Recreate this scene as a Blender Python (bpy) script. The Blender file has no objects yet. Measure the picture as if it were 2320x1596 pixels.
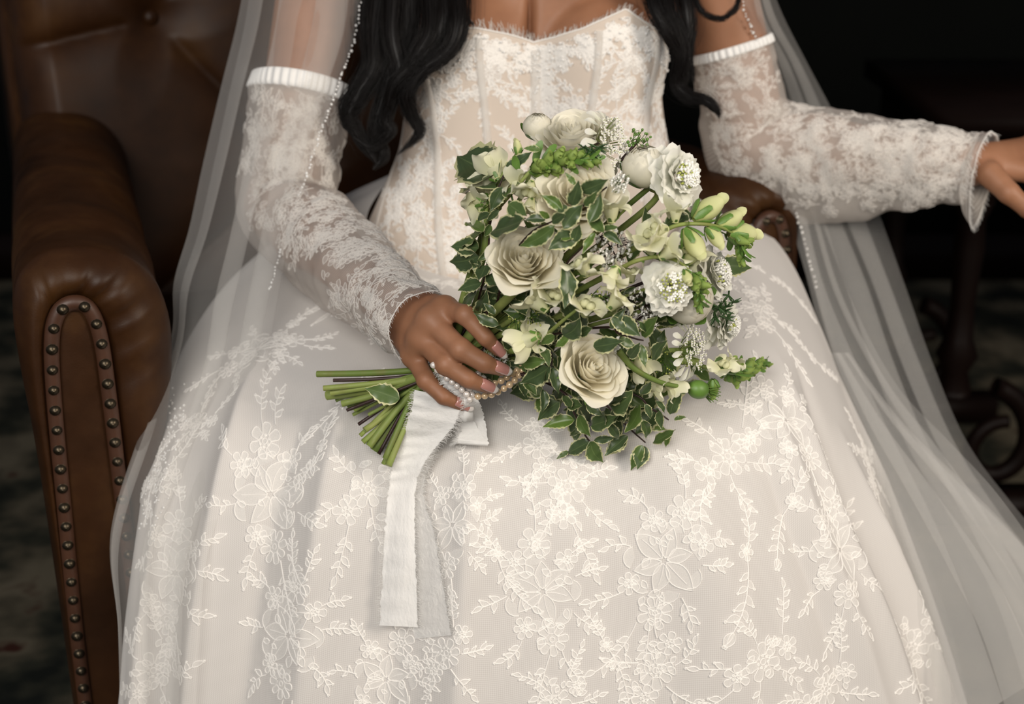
import bpy, math, random
import numpy as np
from mathutils import Vector, Matrix
from mathutils.bvhtree import BVHTree

# ------------------------------------------------------------------ camera, light, exposure
SC = bpy.context.scene
COL = SC.collection
PITCH = math.radians(20.0)
FPX = 3222.0                                   # focal length in pixels of the 2320 x 1596 frame
CAM = np.array([0.0, -1.457, 1.15])
FWD = np.array([0.0, math.cos(PITCH), -math.sin(PITCH)])
UPV = np.array([0.0, math.sin(PITCH), math.cos(PITCH)])
cd = bpy.data.cameras.new('camera'); cam = bpy.data.objects.new('camera', cd); COL.objects.link(cam)
cam.location = CAM; cam.rotation_euler = (math.pi / 2 - PITCH, 0, 0)
cd.sensor_width = 36.0; cd.lens = 36.0 * FPX / 2320.0; cd.clip_start = 0.05
cd.dof.use_dof = True; cd.dof.focus_distance = 1.46; cd.dof.aperture_fstop = 3.4
SC.camera = cam
wd = bpy.data.worlds.new('world'); SC.world = wd; wd.use_nodes = True
wd.node_tree.nodes['Background'].inputs[0].default_value = (0.80, 0.86, 1.0, 1)
wd.node_tree.nodes['Background'].inputs[1].default_value = 0.12

def area(name, loc, aim, size, power, col, sy=None):
    l = bpy.data.lights.new(name, 'AREA'); l.shape = 'RECTANGLE'; l.size = size; l.size_y = sy or size
    l.energy = power; l.color = col
    o = bpy.data.objects.new(name, l); COL.objects.link(o); o.location = loc
    o.rotation_euler = (Vector(aim) - Vector(loc)).to_track_quat('-Z', 'Y').to_euler()
    return o
area('window_light', (-0.75, -2.8, 2.35), (0, 0.1, 0.6), 1.7, 80, (1.0, 0.95, 0.88), 1.7)
area('warm_fill_light', (2.3, -1.7, 2.0), (0.1, 0.1, 0.55), 1.0, 54, (1.0, 0.89, 0.76))  # unseen warm fill light, added from the right
SC.view_settings.view_transform = 'Standard'; SC.view_settings.look = 'None'
SC.view_settings.gamma = 1.0; SC.view_settings.use_curve_mapping = False
SC.view_settings.exposure = 0.2
SC.cycles.transparent_max_bounces = 18
SC.cycles.max_bounces = 4; SC.cycles.diffuse_bounces = 3; SC.cycles.glossy_bounces = 2; SC.cycles.transmission_bounces = 4

# ------------------------------------------------------------------ helpers
RNG = np.random.default_rng(7)
R = random.Random(11)
def ray(px, py):
    return FWD + np.array([1.0, 0, 0]) * ((px - 1160.0) / FPX) + UPV * ((798.0 - py) / FPX)
def W(px, py, y):                               # the point at world depth y that this spot of the photograph shows
    d = ray(px, py); return CAM + d * ((y - CAM[1]) / d[1])
def nrm(v):
    v = np.asarray(v, float); n = np.linalg.norm(v, axis=-1, keepdims=True); return v / np.maximum(n, 1e-9)
def raw(name, V, F, mats, parent=None, smooth=True, attrs=None, midx=None):
    me = bpy.data.meshes.new(name)
    V = np.asarray(V, np.float32).reshape(-1, 3)
    if isinstance(F, np.ndarray) and F.ndim == 2:
        k = F.shape[1]; flat = F.astype(np.int32).ravel(); starts = np.arange(len(F), dtype=np.int32) * k
    else:
        flat = np.array([i for f in F for i in f], np.int32)
        starts = np.cumsum([0] + [len(f) for f in F[:-1]]).astype(np.int32)
    me.vertices.add(len(V)); me.vertices.foreach_set('co', V.ravel())
    me.loops.add(len(flat)); me.loops.foreach_set('vertex_index', flat)
    me.polygons.add(len(starts)); me.polygons.foreach_set('loop_start', starts)
    if smooth: me.polygons.foreach_set('use_smooth', np.ones(len(starts), bool))
    if not isinstance(mats, (list, tuple)): mats = [mats]
    for m in mats: me.materials.append(m)
    if midx is not None: me.polygons.foreach_set('material_index', np.asarray(midx, np.int32))
    for an, data in (attrs or {}).items():
        a = me.attributes.new(an, 'FLOAT_VECTOR', 'POINT'); a.data.foreach_set('vector', np.asarray(data, np.float32).ravel())
    me.update(calc_edges=True); me.validate()
    if not name: return me
    return link(name, me, parent)
def link(name, data, parent=None):
    o = bpy.data.objects.new(name, data); COL.objects.link(o)
    if parent is not None: o.parent = parent
    return o
def empty(name, loc=(0, 0, 0), rz=0.0, parent=None):
    o = link(name, None, parent); o.location = loc; o.rotation_euler = (0, 0, rz); o.empty_display_size = 0.05
    return o
def tag(o, label=None, cat=None, group=None, kind=None):
    for k, v in (('label', label), ('category', cat), ('group', group), ('kind', kind)):
        if v: o[k] = v
    return o
def gridF(n, m, cu=False, cv=False):
    i = np.arange(n if cu else n - 1); j = np.arange(m if cv else m - 1)
    I, J = np.meshgrid(i, j, indexing='ij'); I2 = (I + 1) % n; J2 = (J + 1) % m
    return np.stack([I * m + J, I2 * m + J, I2 * m + J2, I * m + J2], -1).reshape(-1, 4)
def catmull(P, t):                              # P (k,...) control values, t in 0..k-1
    P = np.asarray(P, float); k = len(P); t = np.clip(np.asarray(t, float), 0, k - 1)
    i = np.minimum(t.astype(int), k - 2); f = (t - i).reshape((-1,) + (1,) * (P.ndim - 1))
    a = P[np.maximum(i - 1, 0)]; b = P[i]; c = P[i + 1]; d = P[np.minimum(i + 2, k - 1)]
    a = np.where((i == 0).reshape(f.shape), 2 * b - c, a); d = np.where((i == k - 2).reshape(f.shape), 2 * c - b, d)
    return 0.5 * (2 * b + (c - a) * f + (2 * a - 5 * b + 4 * c - d) * f * f + (3 * b - a - 3 * c + d) * f ** 3)
def frames(C):                                  # parallel-transport frames along a polyline
    C = np.asarray(C, float); T = nrm(np.gradient(C, axis=0)); n = len(C)
    a = np.array([0, 0, 1.0]) if abs(T[0][2]) < 0.9 else np.array([1.0, 0, 0])
    N = np.zeros_like(C); N[0] = nrm(np.cross(np.cross(T[0], a), T[0]))
    for i in range(1, n):
        v = N[i - 1] - T[i] * np.dot(N[i - 1], T[i]); N[i] = nrm(v)
    return T, N, np.cross(T, N)
def tube(C, r, k=8, cap=True):                  # vertices and quads of a round tube
    C = np.asarray(C, float); n = len(C); r = np.broadcast_to(np.asarray(r, float), (n,))
    T, N, B = frames(C); a = np.arange(k) * 2 * math.pi / k
    V = C[:, None] + r[:, None, None] * (np.cos(a)[None, :, None] * N[:, None] + np.sin(a)[None, :, None] * B[:, None])
    V = V.reshape(-1, 3); F = [tuple(f) for f in gridF(n, k, cv=True)]
    if cap: F += [tuple(range(k))[::-1], tuple((n - 1) * k + j for j in range(k))]
    return V, F
class MB:                                       # collects pieces into one mesh
    def __init__(s): s.V = []; s.F = []; s.M = []; s.A = []; s.n = 0
    def add(s, V, F, m=0, st=None):
        V = np.asarray(V, float).reshape(-1, 3)
        s.V.append(V); s.F += [tuple(int(i) + s.n for i in f) for f in F]; s.M += [m] * len(F); s.n += len(V)
        s.A.append(np.zeros((len(V), 3)) if st is None else np.asarray(st, float).reshape(-1, 3)); return s
    def build(s, name, mats, parent=None, smooth=True):
        return raw(name, np.concatenate(s.V), s.F, mats, parent, smooth, {'st': np.concatenate(s.A)}, s.M)
    def mesh(s, mats, smooth=True): return raw('', np.concatenate(s.V), s.F, mats, None, smooth, {'st': np.concatenate(s.A)}, s.M)
def box(mn, mx, bev=0.0):
    mn = np.array(mn, float); mx = np.array(mx, float)
    V = np.array([[x, y, z] for x in (0, 1) for y in (0, 1) for z in (0, 1)]) * (mx - mn) + mn
    return V, [(0, 1, 3, 2), (4, 6, 7, 5), (0, 4, 5, 1), (2, 3, 7, 6), (0, 2, 6, 4), (1, 5, 7, 3)]
def lathe(prof, k=16):
    prof = np.asarray(prof, float); a = np.arange(k) * 2 * math.pi / k
    V = np.stack([prof[:, 0, None] * np.cos(a), prof[:, 0, None] * np.sin(a), np.repeat(prof[:, 1, None], k, 1)], -1).reshape(-1, 3)
    n = len(prof); return V, [tuple(f) for f in gridF(n, k, cv=True)] + [tuple(range(k))[::-1], tuple((n - 1) * k + j for j in range(k))]
def basis(z, up=(0, 0, 1), spin=0.0):           # 3x3 matrix with columns x, y, z
    z = nrm(z); x = np.cross(up, z)
    if np.linalg.norm(x) < 1e-3: x = np.cross((1, 0, 0), z)
    x = nrm(x); y = np.cross(z, x); c, s = math.cos(spin), math.sin(spin)
    return np.stack([c * x + s * y, -s * x + c * y, z], 1)
def place(o, loc, B=None, s=1.0):
    M = Matrix.Identity(4)
    if B is not None:
        for i in range(3):
            for j in range(3): M[i][j] = float(B[i, j]) * (s[j] if hasattr(s, '__len__') else s)
    for i in range(3): M[i][3] = float(loc[i])
    o.matrix_basis = M; return o
# value noise (numpy), smooth, any 3d points
_PT = RNG.random(4096)
def vnoise(P, f=1.0, seed=0):
    P = np.asarray(P, float) * f + seed * 17.31; i = np.floor(P).astype(int); t = P - i; t = t * t * (3 - 2 * t); s = 0
    for dx in (0, 1):
        for dy in (0, 1):
            for dz in (0, 1):
                h = ((i[..., 0] + dx) * 73856093 ^ (i[..., 1] + dy) * 19349663 ^ (i[..., 2] + dz) * 83492791) & 4095
                w = (t[..., 0] if dx else 1 - t[..., 0]) * (t[..., 1] if dy else 1 - t[..., 1]) * (t[..., 2] if dz else 1 - t[..., 2])
                s = s + w * _PT[h]
    return s * 2 - 1

# ------------------------------------------------------------------ materials (procedural)
class NT:
    def __init__(s, name):
        s.m = bpy.data.materials.new(name); s.m.use_nodes = True; s.t = s.m.node_tree; s.t.nodes.clear()
        s.out = s.n('ShaderNodeOutputMaterial')
    def n(s, typ, **kw):
        x = s.t.nodes.new(typ)
        for k, v in kw.items(): setattr(x, k, v)
        return x
    def l(s, a, b): s.t.links.new(a, b)
    def set(s, sock, v):
        if hasattr(v, 'is_output'): s.l(v, sock)
        elif isinstance(v, (tuple, list)) and len(v) == 3 and sock.type == 'RGBA': sock.default_value = (*v, 1)
        else: sock.default_value = v
    def math(s, op, a, b=0.0, c=0.0):
        x = s.n('ShaderNodeMath', operation=op); s.set(x.inputs[0], a); s.set(x.inputs[1], b); s.set(x.inputs[2], c); return x.outputs[0]
    def mix(s, f, a, b):
        x = s.n('ShaderNodeMix', data_type='RGBA'); s.set(x.inputs[0], f); s.set(x.inputs[6], a); s.set(x.inputs[7], b); return x.outputs[2]
    def ramp(s, f, stops):
        x = s.n('ShaderNodeValToRGB'); e = x.color_ramp.elements
        while len(e) < len(stops): e.new(0.5)
        for k, (p, c) in enumerate(stops): e[k].position = p; e[k].color = (*c, 1) if len(c) == 3 else c
        s.set(x.inputs[0], f); return x.outputs[0]
    def noise(s, scale, detail=3.0, rough=0.55, vec=None):
        x = s.n('ShaderNodeTexNoise'); x.inputs['Scale'].default_value = scale; x.inputs['Detail'].default_value = detail
        x.inputs['Roughness'].default_value = rough
        if vec is None: vec = s.n('ShaderNodeTexCoord').outputs['Object']
        s.l(vec, x.inputs['Vector']); return x.outputs[0]
    def attr(s, name='st'):
        x = s.n('ShaderNodeAttribute', attribute_name=name); sp = s.n('ShaderNodeSeparateXYZ'); s.l(x.outputs['Vector'], sp.inputs[0])
        return x.outputs['Vector'], sp.outputs[0], sp.outputs[1], sp.outputs[2]
    def bump(s, h, strength=0.3, dist=0.002):
        x = s.n('ShaderNodeBump'); x.inputs['Strength'].default_value = strength; x.inputs['Distance'].default_value = dist
        s.l(h, x.inputs['Height']); return x.outputs[0]
    def bsdf(s, col, rough=0.6, **kw):
        x = s.n('ShaderNodeBsdfPrincipled'); s.set(x.inputs['Base Color'], col); s.set(x.inputs['Roughness'], rough)
        for k, v in kw.items(): s.set(x.inputs[k.replace('_', ' ')], v)
        return x.outputs[0]
    def sheer(s, shader, opacity):               # a weave that lets part of the light straight through its holes
        tr = s.n('ShaderNodeBsdfTransparent'); mx = s.n('ShaderNodeMixShader'); s.set(mx.inputs[0], opacity)
        s.l(tr.outputs[0], mx.inputs[1]); s.l(shader, mx.inputs[2]); return mx.outputs[0]
    def thin(s, col, rough=0.7, trans=0.4, normal=None, **kw):   # thin cloth or petal: part of the light comes through
        p = s.bsdf(col, rough, **kw); t = s.n('ShaderNodeBsdfTranslucent'); s.set(t.inputs[0], col)
        if normal is not None: s.l(normal, p.node.inputs['Normal'])
        mx = s.n('ShaderNodeMixShader'); mx.inputs[0].default_value = trans; s.l(p, mx.inputs[1]); s.l(t.outputs[0], mx.inputs[2])
        return mx.outputs[0]
    def done(s, shader): s.l(shader, s.out.inputs[0]); return s.m
def plain(name, col, rough=0.6, nz=0.0, scale=30.0, **kw):
    t = NT(name); c = col
    if nz: c = t.mix(t.noise(scale), tuple(x * (1 - nz) for x in col), tuple(min(1, x * (1 + nz)) for x in col))
    return t.done(t.bsdf(c, rough, **kw))
M = {}
def leather():
    t = NT('brown leather'); n1 = t.noise(5.0, 5.0); n2 = t.noise(22.0, 4.0)
    f = t.math('ADD', t.math('MULTIPLY', n1, 0.7), t.math('MULTIPLY', n2, 0.3))
    c = t.ramp(f, [(0.32, (0.014, 0.0048, 0.0012)), (0.52, (0.030, 0.0104, 0.0022)), (0.70, (0.058, 0.0232, 0.0044))])
    v = t.n('ShaderNodeTexVoronoi', feature='DISTANCE_TO_EDGE'); v.inputs['Scale'].default_value = 260
    t.l(t.n('ShaderNodeTexCoord').outputs['Object'], v.inputs['Vector'])
    p = t.bsdf(c, t.math('MULTIPLY_ADD', n2, 0.25, 0.36), Specular_IOR_Level=0.24); t.l(t.bump(v.outputs[0], 0.10, 0.001), p.node.inputs['Normal'])
    return t.done(p)
M['leather'] = leather()
M['leather_trim'] = plain('leather trim', (0.055, 0.022, 0.011), 0.45, 0.3, 60)
M['brass'] = plain('aged brass', (0.060, 0.047, 0.031), 0.36, 0.35, 200, Metallic=0.9)
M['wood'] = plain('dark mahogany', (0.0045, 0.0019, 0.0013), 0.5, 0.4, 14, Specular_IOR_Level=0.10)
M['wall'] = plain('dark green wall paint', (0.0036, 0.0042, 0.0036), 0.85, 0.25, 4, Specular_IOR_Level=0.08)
def carpet():
    t = NT('patterned carpet'); n1 = t.noise(5.5, 3.0, 0.6); n2 = t.noise(11.0, 2.0); n3 = t.noise(420.0, 2.0)
    c = t.ramp(n1, [(0.38, (0.0090, 0.0106, 0.0090)), (0.47, (0.0270, 0.0270, 0.0194)), (0.54, (0.0630, 0.0540, 0.0376)), (0.64, (0.1124, 0.0960, 0.0676))])
    c = t.mix(t.ramp(n2, [(0.66, (0, 0, 0)), (0.74, (1, 1, 1))]), c, (0.035, 0.012, 0.008))
    p = t.bsdf(c, 0.95, Specular_IOR_Level=0.1); t.l(t.bump(n3, 0.6, 0.004), p.node.inputs['Normal']); return t.done(p)
M['carpet'] = carpet()
def skin():
    t = NT('skin'); n1 = t.noise(14.0, 4.0); n2 = t.noise(600.0, 2.0)
    c = t.ramp(n1, [(0.3, (0.225, 0.098, 0.050)), (0.55, (0.300, 0.138, 0.072)), (0.75, (0.345, 0.165, 0.092))])
    p = t.bsdf(c, 0.52, Subsurface_Weight=0.12, Specular_IOR_Level=0.4); p.node.inputs['Subsurface Scale'].default_value = 0.004
    p.node.inputs['Subsurface Radius'].default_value = (1.0, 0.35, 0.2)
    t.l(t.bump(n2, 0.12, 0.0006), p.node.inputs['Normal']); return t.done(p)
M['skin'] = skin()
M['nail'] = plain('pink nail varnish', (0.50, 0.235, 0.20), 0.12, Coat_Weight=0.6)
M['nail_tip'] = plain('white nail tip', (0.80, 0.74, 0.70), 0.15, Coat_Weight=0.5)
M['hair'] = plain('black brown hair', (0.0055, 0.0040, 0.0036), 0.42, 0.5, 40, Specular_IOR_Level=0.22)
def net(name, col, hole, pitch, opacity=None, trans=0.25, strength=1.0):
    # hexagonal net: threads over darker holes, from the cloth's own length coordinates (metres)
    t = NT(name); _, u, v, _ = t.attr('st')
    k = 2 * math.pi / pitch
    a = t.math('SINE', t.math('MULTIPLY', t.math('ADD', u, v), k * 0.7071)); b = t.math('SINE', t.math('MULTIPLY', t.math('SUBTRACT', u, v), k * 0.7071))
    h = t.math('MULTIPLY', a, b); f = t.math('MULTIPLY_ADD', h, 0.5 * strength, 0.5)
    c = t.mix(f, hole, col)
    sh = t.thin(c, 0.85, trans, None, Specular_IOR_Level=0.1, Sheen_Weight=0.15)
    if opacity is not None: sh = t.sheer(sh, t.math('MULTIPLY_ADD', h, opacity * 0.25, opacity))
    return t.done(sh)
M['skirt'] = net('ivory net over satin', (0.765, 0.738, 0.708), (0.605, 0.570, 0.540), 0.0030, None, 0.12)
M['bodice'] = net('nude net bodice', (0.70, 0.615, 0.535), (0.64, 0.545, 0.465), 0.0018, None, 0.08)
M['sleeve'] = net('sheer sleeve net', (0.82, 0.77, 0.72), (0.74, 0.68, 0.62), 0.0024, 0.47, 0.3)
M['veil'] = net('tulle veil', (0.86, 0.85, 0.82), (0.82, 0.80, 0.77), 0.0022, 0.145, 0.35)
def lacefill(name, lo):
    t = NT(name); n = t.noise(900.0, 2.0)
    return t.done(t.sheer(t.thin((0.92, 0.895, 0.86), 0.9, 0.15, None, Specular_IOR_Level=0.1), t.math('MULTIPLY_ADD', n, 0.4, lo)))
M['lace_fill'] = lacefill('lace fill', .42); M['lace_fill_thin'] = lacefill('thin lace fill', .02)
def cloth(name, col, trans=0.15, rough=0.85, op=None):
    t = NT(name); sh = t.thin(col, rough, trans, None, Specular_IOR_Level=0.15, Sheen_Weight=0.2)
    return t.done(sh if op is None else t.sheer(sh, op))
M['cord'] = cloth('lace cord', (0.90, 0.87, 0.83), 0.1)
M['cord_thin'] = cloth('fine lace thread', (0.88, 0.84, 0.79), 0.15, .85, .72)
M['satin'] = cloth('white satin binding', (0.88, 0.87, 0.85), 0.1, 0.6)
M['bead'] = plain('crystal bead', (0.86, 0.85, 0.83), 0.12, Specular_IOR_Level=0.9, Coat_Weight=0.8)

# ------------------------------------------------------------------ the room
fl = raw('floor', *[np.array(x) for x in ([[-4, -3, 0], [4, -3, 0], [4, 3, 0], [-4, 3, 0]], [[0, 1, 2, 3]])], M['carpet'], smooth=False); tag(fl, 'dark patterned carpet under the armchair', None, None, 'structure')
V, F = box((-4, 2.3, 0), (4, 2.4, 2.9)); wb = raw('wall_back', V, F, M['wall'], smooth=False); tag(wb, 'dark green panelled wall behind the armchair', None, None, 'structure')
for x0 in (-3.2, -1.9, -0.6, 0.72, 2.05):      # raised wall panels and the rail under them
    m = MB()
    for a, b in (((x0, 2.285, 1.02), (x0 + 1.1, 2.3, 1.06)), ((x0, 2.285, 2.3), (x0 + 1.1, 2.3, 2.34)), ((x0, 2.285, 1.06), (x0 + 0.04, 2.3, 2.3)), ((x0 + 1.06, 2.285, 1.06), (x0 + 1.1, 2.3, 2.3))): m.add(*box(a, b))
    m.build('panel_moulding', M['wall'], wb, False)
m = MB().add(*box((-4, 2.265, 0.80), (4, 2.3, 0.86))).add(*box((-4, 2.28, 0.78), (4, 2.3, 0.80))); m.build('dado_rail', M['wall'], wb, False)
V, F = box((-4, 2.275, 0), (4, 2.3, 0.13)); tag(raw('baseboard_back', V, F, M['wood'], smooth=False), 'dark wooden baseboard along the back wall', None, None, 'structure')

# ------------------------------------------------------------------ the armchair
CH = empty('armchair', (-0.185, 0.455, 0), math.radians(24.4))
tag(CH, 'brown leather rolled-arm armchair with button-tufted back and brass nailheads, under the bride', 'armchair')
def arm_profile():                               # cross-section of the left arm (x towards the seat), closed loop
    pts = [(-.050, .12), (-.052, .30), (-.056, .50), (-.062, .62), (-.062, .68), (-.052, .722), (-.025, .745), (.018, .748), (.062, .733), (.090, .700), (.102, .65), (.098, .58), (.085, .50), (.070, .35), (.062, .12)]
    P = np.array(pts); return catmull(P, np.linspace(0, len(P) - 1, 73))
def panel_outline():
    pts = [(-.040, .145), (-.040, .30), (-.037, .45), (-.034, .58), (-.029, .655), (-.018, .690), (0.0, .700), (.017, .690), (.026, .655), (.029, .58), (.031, .45), (.034, .30), (.036, .145)]
    P = np.array(pts); return catmull(P, np.linspace(0, len(P) - 1, 73))
NAIL = raw('', *lathe([(0.0001, .0048), (.0022, .0045), (.0042, .0033), (.0058, .0012), (.0064, -.0006)], 12), M['brass'])
def make_arm(sx):
    P = arm_profile(); Q = panel_outline(); n = len(P)
    ys = np.concatenate([np.linspace(0.70, 0.02, 60)]); rows = []
    for y in ys:                                  # the long padded arm, with its cross creases
        p = P.copy(); g = 0
        for c0, w in ((.13, .010), (.225, .012), (.36, .015)): g = g + 0.006 * math.exp(-((y - c0) / w) ** 2)
        k = 1 - g * 2.0 + 0.012 * math.sin(y * 40); cx, cz = 0.0, .60
        up = np.clip((p[:, 1] - .55) / .12, 0, 1)[:, None]
        p = p + up * (p - (cx, cz)) * (k - 1)
        p[:, 1] += up[:, 0] * 0.03 * max(0, (y - 0.1)) / 0.5; p[:, 0] += up[:, 0] * 0.02 * max(0, (y - 0.1)) / 0.5
        rows.append(np.stack([p[:, 0], np.full(n, y), p[:, 1]], 1))
    s = np.linspace(0, 1, n)
    for t in np.linspace(0.06, 1, 16):            # the gathered front: pleats run from the roll into the panel
        q = P * (1 - t) + Q * t
        bulge = -0.022 * math.sin(math.pi * min(1, t * 1.02)) ** 0.8
        ple = np.zeros(n)
        for c0 in (.40, .465, .525, .585, .65, .70, .74): ple += np.exp(-((s - c0) / .007) ** 2)
        amp = np.where(s > .37, 1, 0) * 0.008 * math.sin(math.pi * min(1, t * 0.75 + 0.12)) ** 2
        rows.append(np.stack([q[:, 0], 0.02 * (1 - t) + bulge + ple * amp + 0.004 * t, q[:, 1]], 1))
    G = np.array(rows); G[..., 0] *= sx; Fq = gridF(G.shape[0], n)
    a = raw('armrest', G.reshape(-1, 3), Fq, M['leather'], CH); a.location = (sx * -.448, -.28, 0); a.scale = (1, 1, .968); a.rotation_euler = (0, 0, math.radians(-4.5) * sx)
    # the flat front panel and its double strip of trim
    h = n // 2; A = Q[:h + 1]; B = Q[::-1][:h + 1]; rr = []
    for t, d in ((-.04, -.002), (.02, -.005), (.12, -.008), (.5, -.009), (.88, -.008), (.98, -.005), (1.04, -.002)): q = A * (1 - t) + B * t; rr.append(np.stack([q[:, 0] * sx, np.full(h + 1, d), q[:, 1]], 1))
    raw('front_panel', np.array(rr).reshape(-1, 3), gridF(len(rr), h + 1), M['leather'], a)
    mid = Q.copy(); mid[:, 0] *= 0.93; mid[:, 1] = .40 + (mid[:, 1] - .40) * .985
    wv = nrm(np.stack([-np.gradient(mid[:, 1]), np.gradient(mid[:, 0])], 1)); st = []
    for o, d in ((-.0085, -.004), (-.0075, -.0125), (0, -.0145), (.0075, -.0125), (.0085, -.004)):
        q = mid + wv * o; st.append(np.stack([q[:, 0] * sx, np.full(n, d), q[:, 1]], 1))
    G = np.array(st); raw('trim_strip', G.reshape(-1, 3), gridF(5, n), M['leather_trim'], a)
    L = np.concatenate([[0], np.cumsum(np.linalg.norm(np.diff(mid, axis=0), axis=1))]); k = int(L[-1] / .0245)
    for i in range(k + 1):
        d = L[-1] * (i + .35) / (k + .7); x = np.interp(d, L, mid[:, 0]); z = np.interp(d, L, mid[:, 1])
        nl = link('nailhead', NAIL, a); place(nl, (x * sx, -.0145, z), basis((0.02 * R.uniform(-1, 1), -1, 0.03 * R.uniform(-1, 1))), 1 + R.uniform(-.06, .06))
    return a
make_arm(1)
make_arm(-1)
def make_back():
    nx, nz = 150, 130; x = np.linspace(-.41, .41, nx); z = np.linspace(.44, 1.22, nz); X, Z = np.meshgrid(x, z, indexing='ij')
    bts = [(BX, BZ), (-BX, BZ), (0.0, BZ - .24), (-.30, BZ - .46), (.30, BZ - .46), (0.0, BZ + .26)]
    segs = [((BX, BZ), (-.5, BZ - .05)), ((-BX, BZ), (.5, BZ - .05)), (bts[0], bts[2]), (bts[1], bts[2]), (bts[2], bts[3]), (bts[2], bts[4]), (bts[0], bts[5]), (bts[1], bts[5]), (bts[3], (-.5, .3)), (bts[4], (.5, .3))]
    puff = np.full(X.shape, 1.0)
    for (ax, az), (bx, bz) in segs:
        t = np.clip(((X - ax) * (bx - ax) + (Z - az) * (bz - az)) / ((bx - ax) ** 2 + (bz - az) ** 2), 0, 1)
        d = np.hypot(X - ax - t * (bx - ax), Z - az - t * (bz - az)); puff = np.minimum(puff, .45 + .55 * (1 - np.exp(-(d / .035) ** .8)))
    for ax, az in bts: d = np.hypot(X - ax, Z - az); puff = np.minimum(puff, 1 - np.exp(-(d / .05) ** 1.1))
    puff = puff * .055
    edge = np.clip((0.41 - np.abs(X)) / .05, 0, 1) ** .5
    Y = .42 + (Z - .44) * .16 - puff * edge - .02 * edge - 0.03 * np.clip((np.abs(X) - .30) / .11, 0, 1) ** 2 * edge
    G = np.stack([X, Y, Z], -1); bk = raw('backrest', G.reshape(-1, 3), gridF(nx, nz), M['leather'], CH)
    V, F = box((-.415, .40, .30), (.415, .62, 1.21)); V[:, 1] += (V[:, 2] - .30) * .16 + .008; m = MB().add(V, F); m.build('back_shell', M['leather'], bk, False)
    bm = raw('', *lathe([(.0001, .012), (.008, .011), (.014, .006), (.0155, -.001), (.013, -.006)], 16), M['leather'])
    for xx, zz in bts:
        if zz < 1.2: bt = link('button', bm, bk); place(bt, (xx, .42 + (zz - .44) * .16 - .028, zz), basis((0, -1, .1)), .85)
# one button lies where the photograph shows it
_a = math.radians(-24.4); _c = np.array([-0.185, 0.455, 0])
def chair_local(p):
    d = np.asarray(p) - _c; return np.array([d[0] * math.cos(_a) - d[1] * math.sin(_a), d[0] * math.sin(_a) + d[1] * math.cos(_a), d[2]])
BX, BZ = -.2, .9
for yy in np.linspace(.5, 1.4, 400):
    q = chair_local(W(338, 38, yy))
    if q[1] > .40 + (q[2] - .44) * .16: BX, BZ = q[0], q[2]; break
make_back()
def pillow_box(name, mn, mx, r, parent, mat):
    n = 24; u = np.linspace(-1, 1, n); c = (np.array(mn) + mx) / 2; h = (np.array(mx) - mn) / 2
    U, Vv = np.meshgrid(u, u, indexing='ij'); e = lambda q: np.sign(q) * (1 - (1 - np.abs(q)) ** 1.0)
    top = np.stack([U * h[0], Vv * h[1], h[2] * (0.72 + .28 * np.sqrt(np.clip((1 - U ** 6) * (1 - Vv ** 6), 0, 1)))], -1)
    bot = top.copy(); bot[..., 2] *= -1
    m = MB().add((top + c), gridF(n, n)).add(bot + c, gridF(n, n)[:, ::-1])
    ring = [(i, 0) for i in range(n)] + [(n - 1, j) for j in range(1, n)] + [(i, n - 1) for i in range(n - 2, -1, -1)] + [(0, j) for j in range(n - 2, 0, -1)]
    a = np.array([top[i, j] for i, j in ring]) + c; b = np.array([bot[i, j] for i, j in ring]) + c
    m.add(np.stack([a, b], 0).reshape(-1, 3), gridF(2, len(ring), cv=True)); return m.build(name, mat, parent)
pillow_box('seat_cushion', (-.37, -.29, .33), (.37, .42, .47), .03, CH, M['leather'])
MB().add(*box((-.39, -.265, .12), (.39, .44, .335))).build('seat_base', M['leather'], CH, False)
FOOT = raw('', *lathe([(.022, 0), (.03, .02), (.034, .06), (.026, .10), (.03, .13)], 14), M['wood'])
for x, y in ((-.44, -.22), (.44, -.22), (-.33, .50), (.33, .50)): f = link('foot', FOOT, CH); f.location = (x, y, 0)

# ------------------------------------------------------------------ the dark side table behind the outstretched arm
TB = empty('side_table', (.915, 1.07, 0)); tag(TB, 'dark carved wooden table with scrolled feet in the shadows beside the armchair', 'table')
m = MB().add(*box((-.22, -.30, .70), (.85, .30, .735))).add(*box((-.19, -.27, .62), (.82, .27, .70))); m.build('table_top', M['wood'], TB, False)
V, F = lathe([(.030, .62), (.034, .58), (.022, .55), (.026, .50), (.020, .40), (.024, .34), (.036, .31), (.022, .28), (.03, .25), (.03, .24)], 16)
LEGM = raw('', V, F, M['wood'])
t = np.linspace(0, 1, 40); sp = []
for q in t:
    a = math.pi * (0.55 + 1.9 * q); r_ = .085 - .035 * q; sp.append((.06 - r_ * math.cos(a) * .9 + .05 * q, 0, .165 + r_ * math.sin(a) - .03 * q))
FT = raw('', *tube(np.array(sp), .019 - .006 * t, 8), M['wood'])
V, F = box((-.02, -.035, 0), (.24, .035, .05)); PL = raw('', V, F, M['wood'], smooth=False)
for x, y, r in ((-.15, -.23, 0), (.78, -.23, math.pi), (-.15, .23, 0), (.78, .23, math.pi)):
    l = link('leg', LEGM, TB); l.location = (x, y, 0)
    s_ = link('scroll_foot', FT, l); s_.location = (0, 0, 0); s_.rotation_euler = (0, 0, r); p_ = link('plinth', PL, l); p_.rotation_euler = (0, 0, r)

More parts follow.
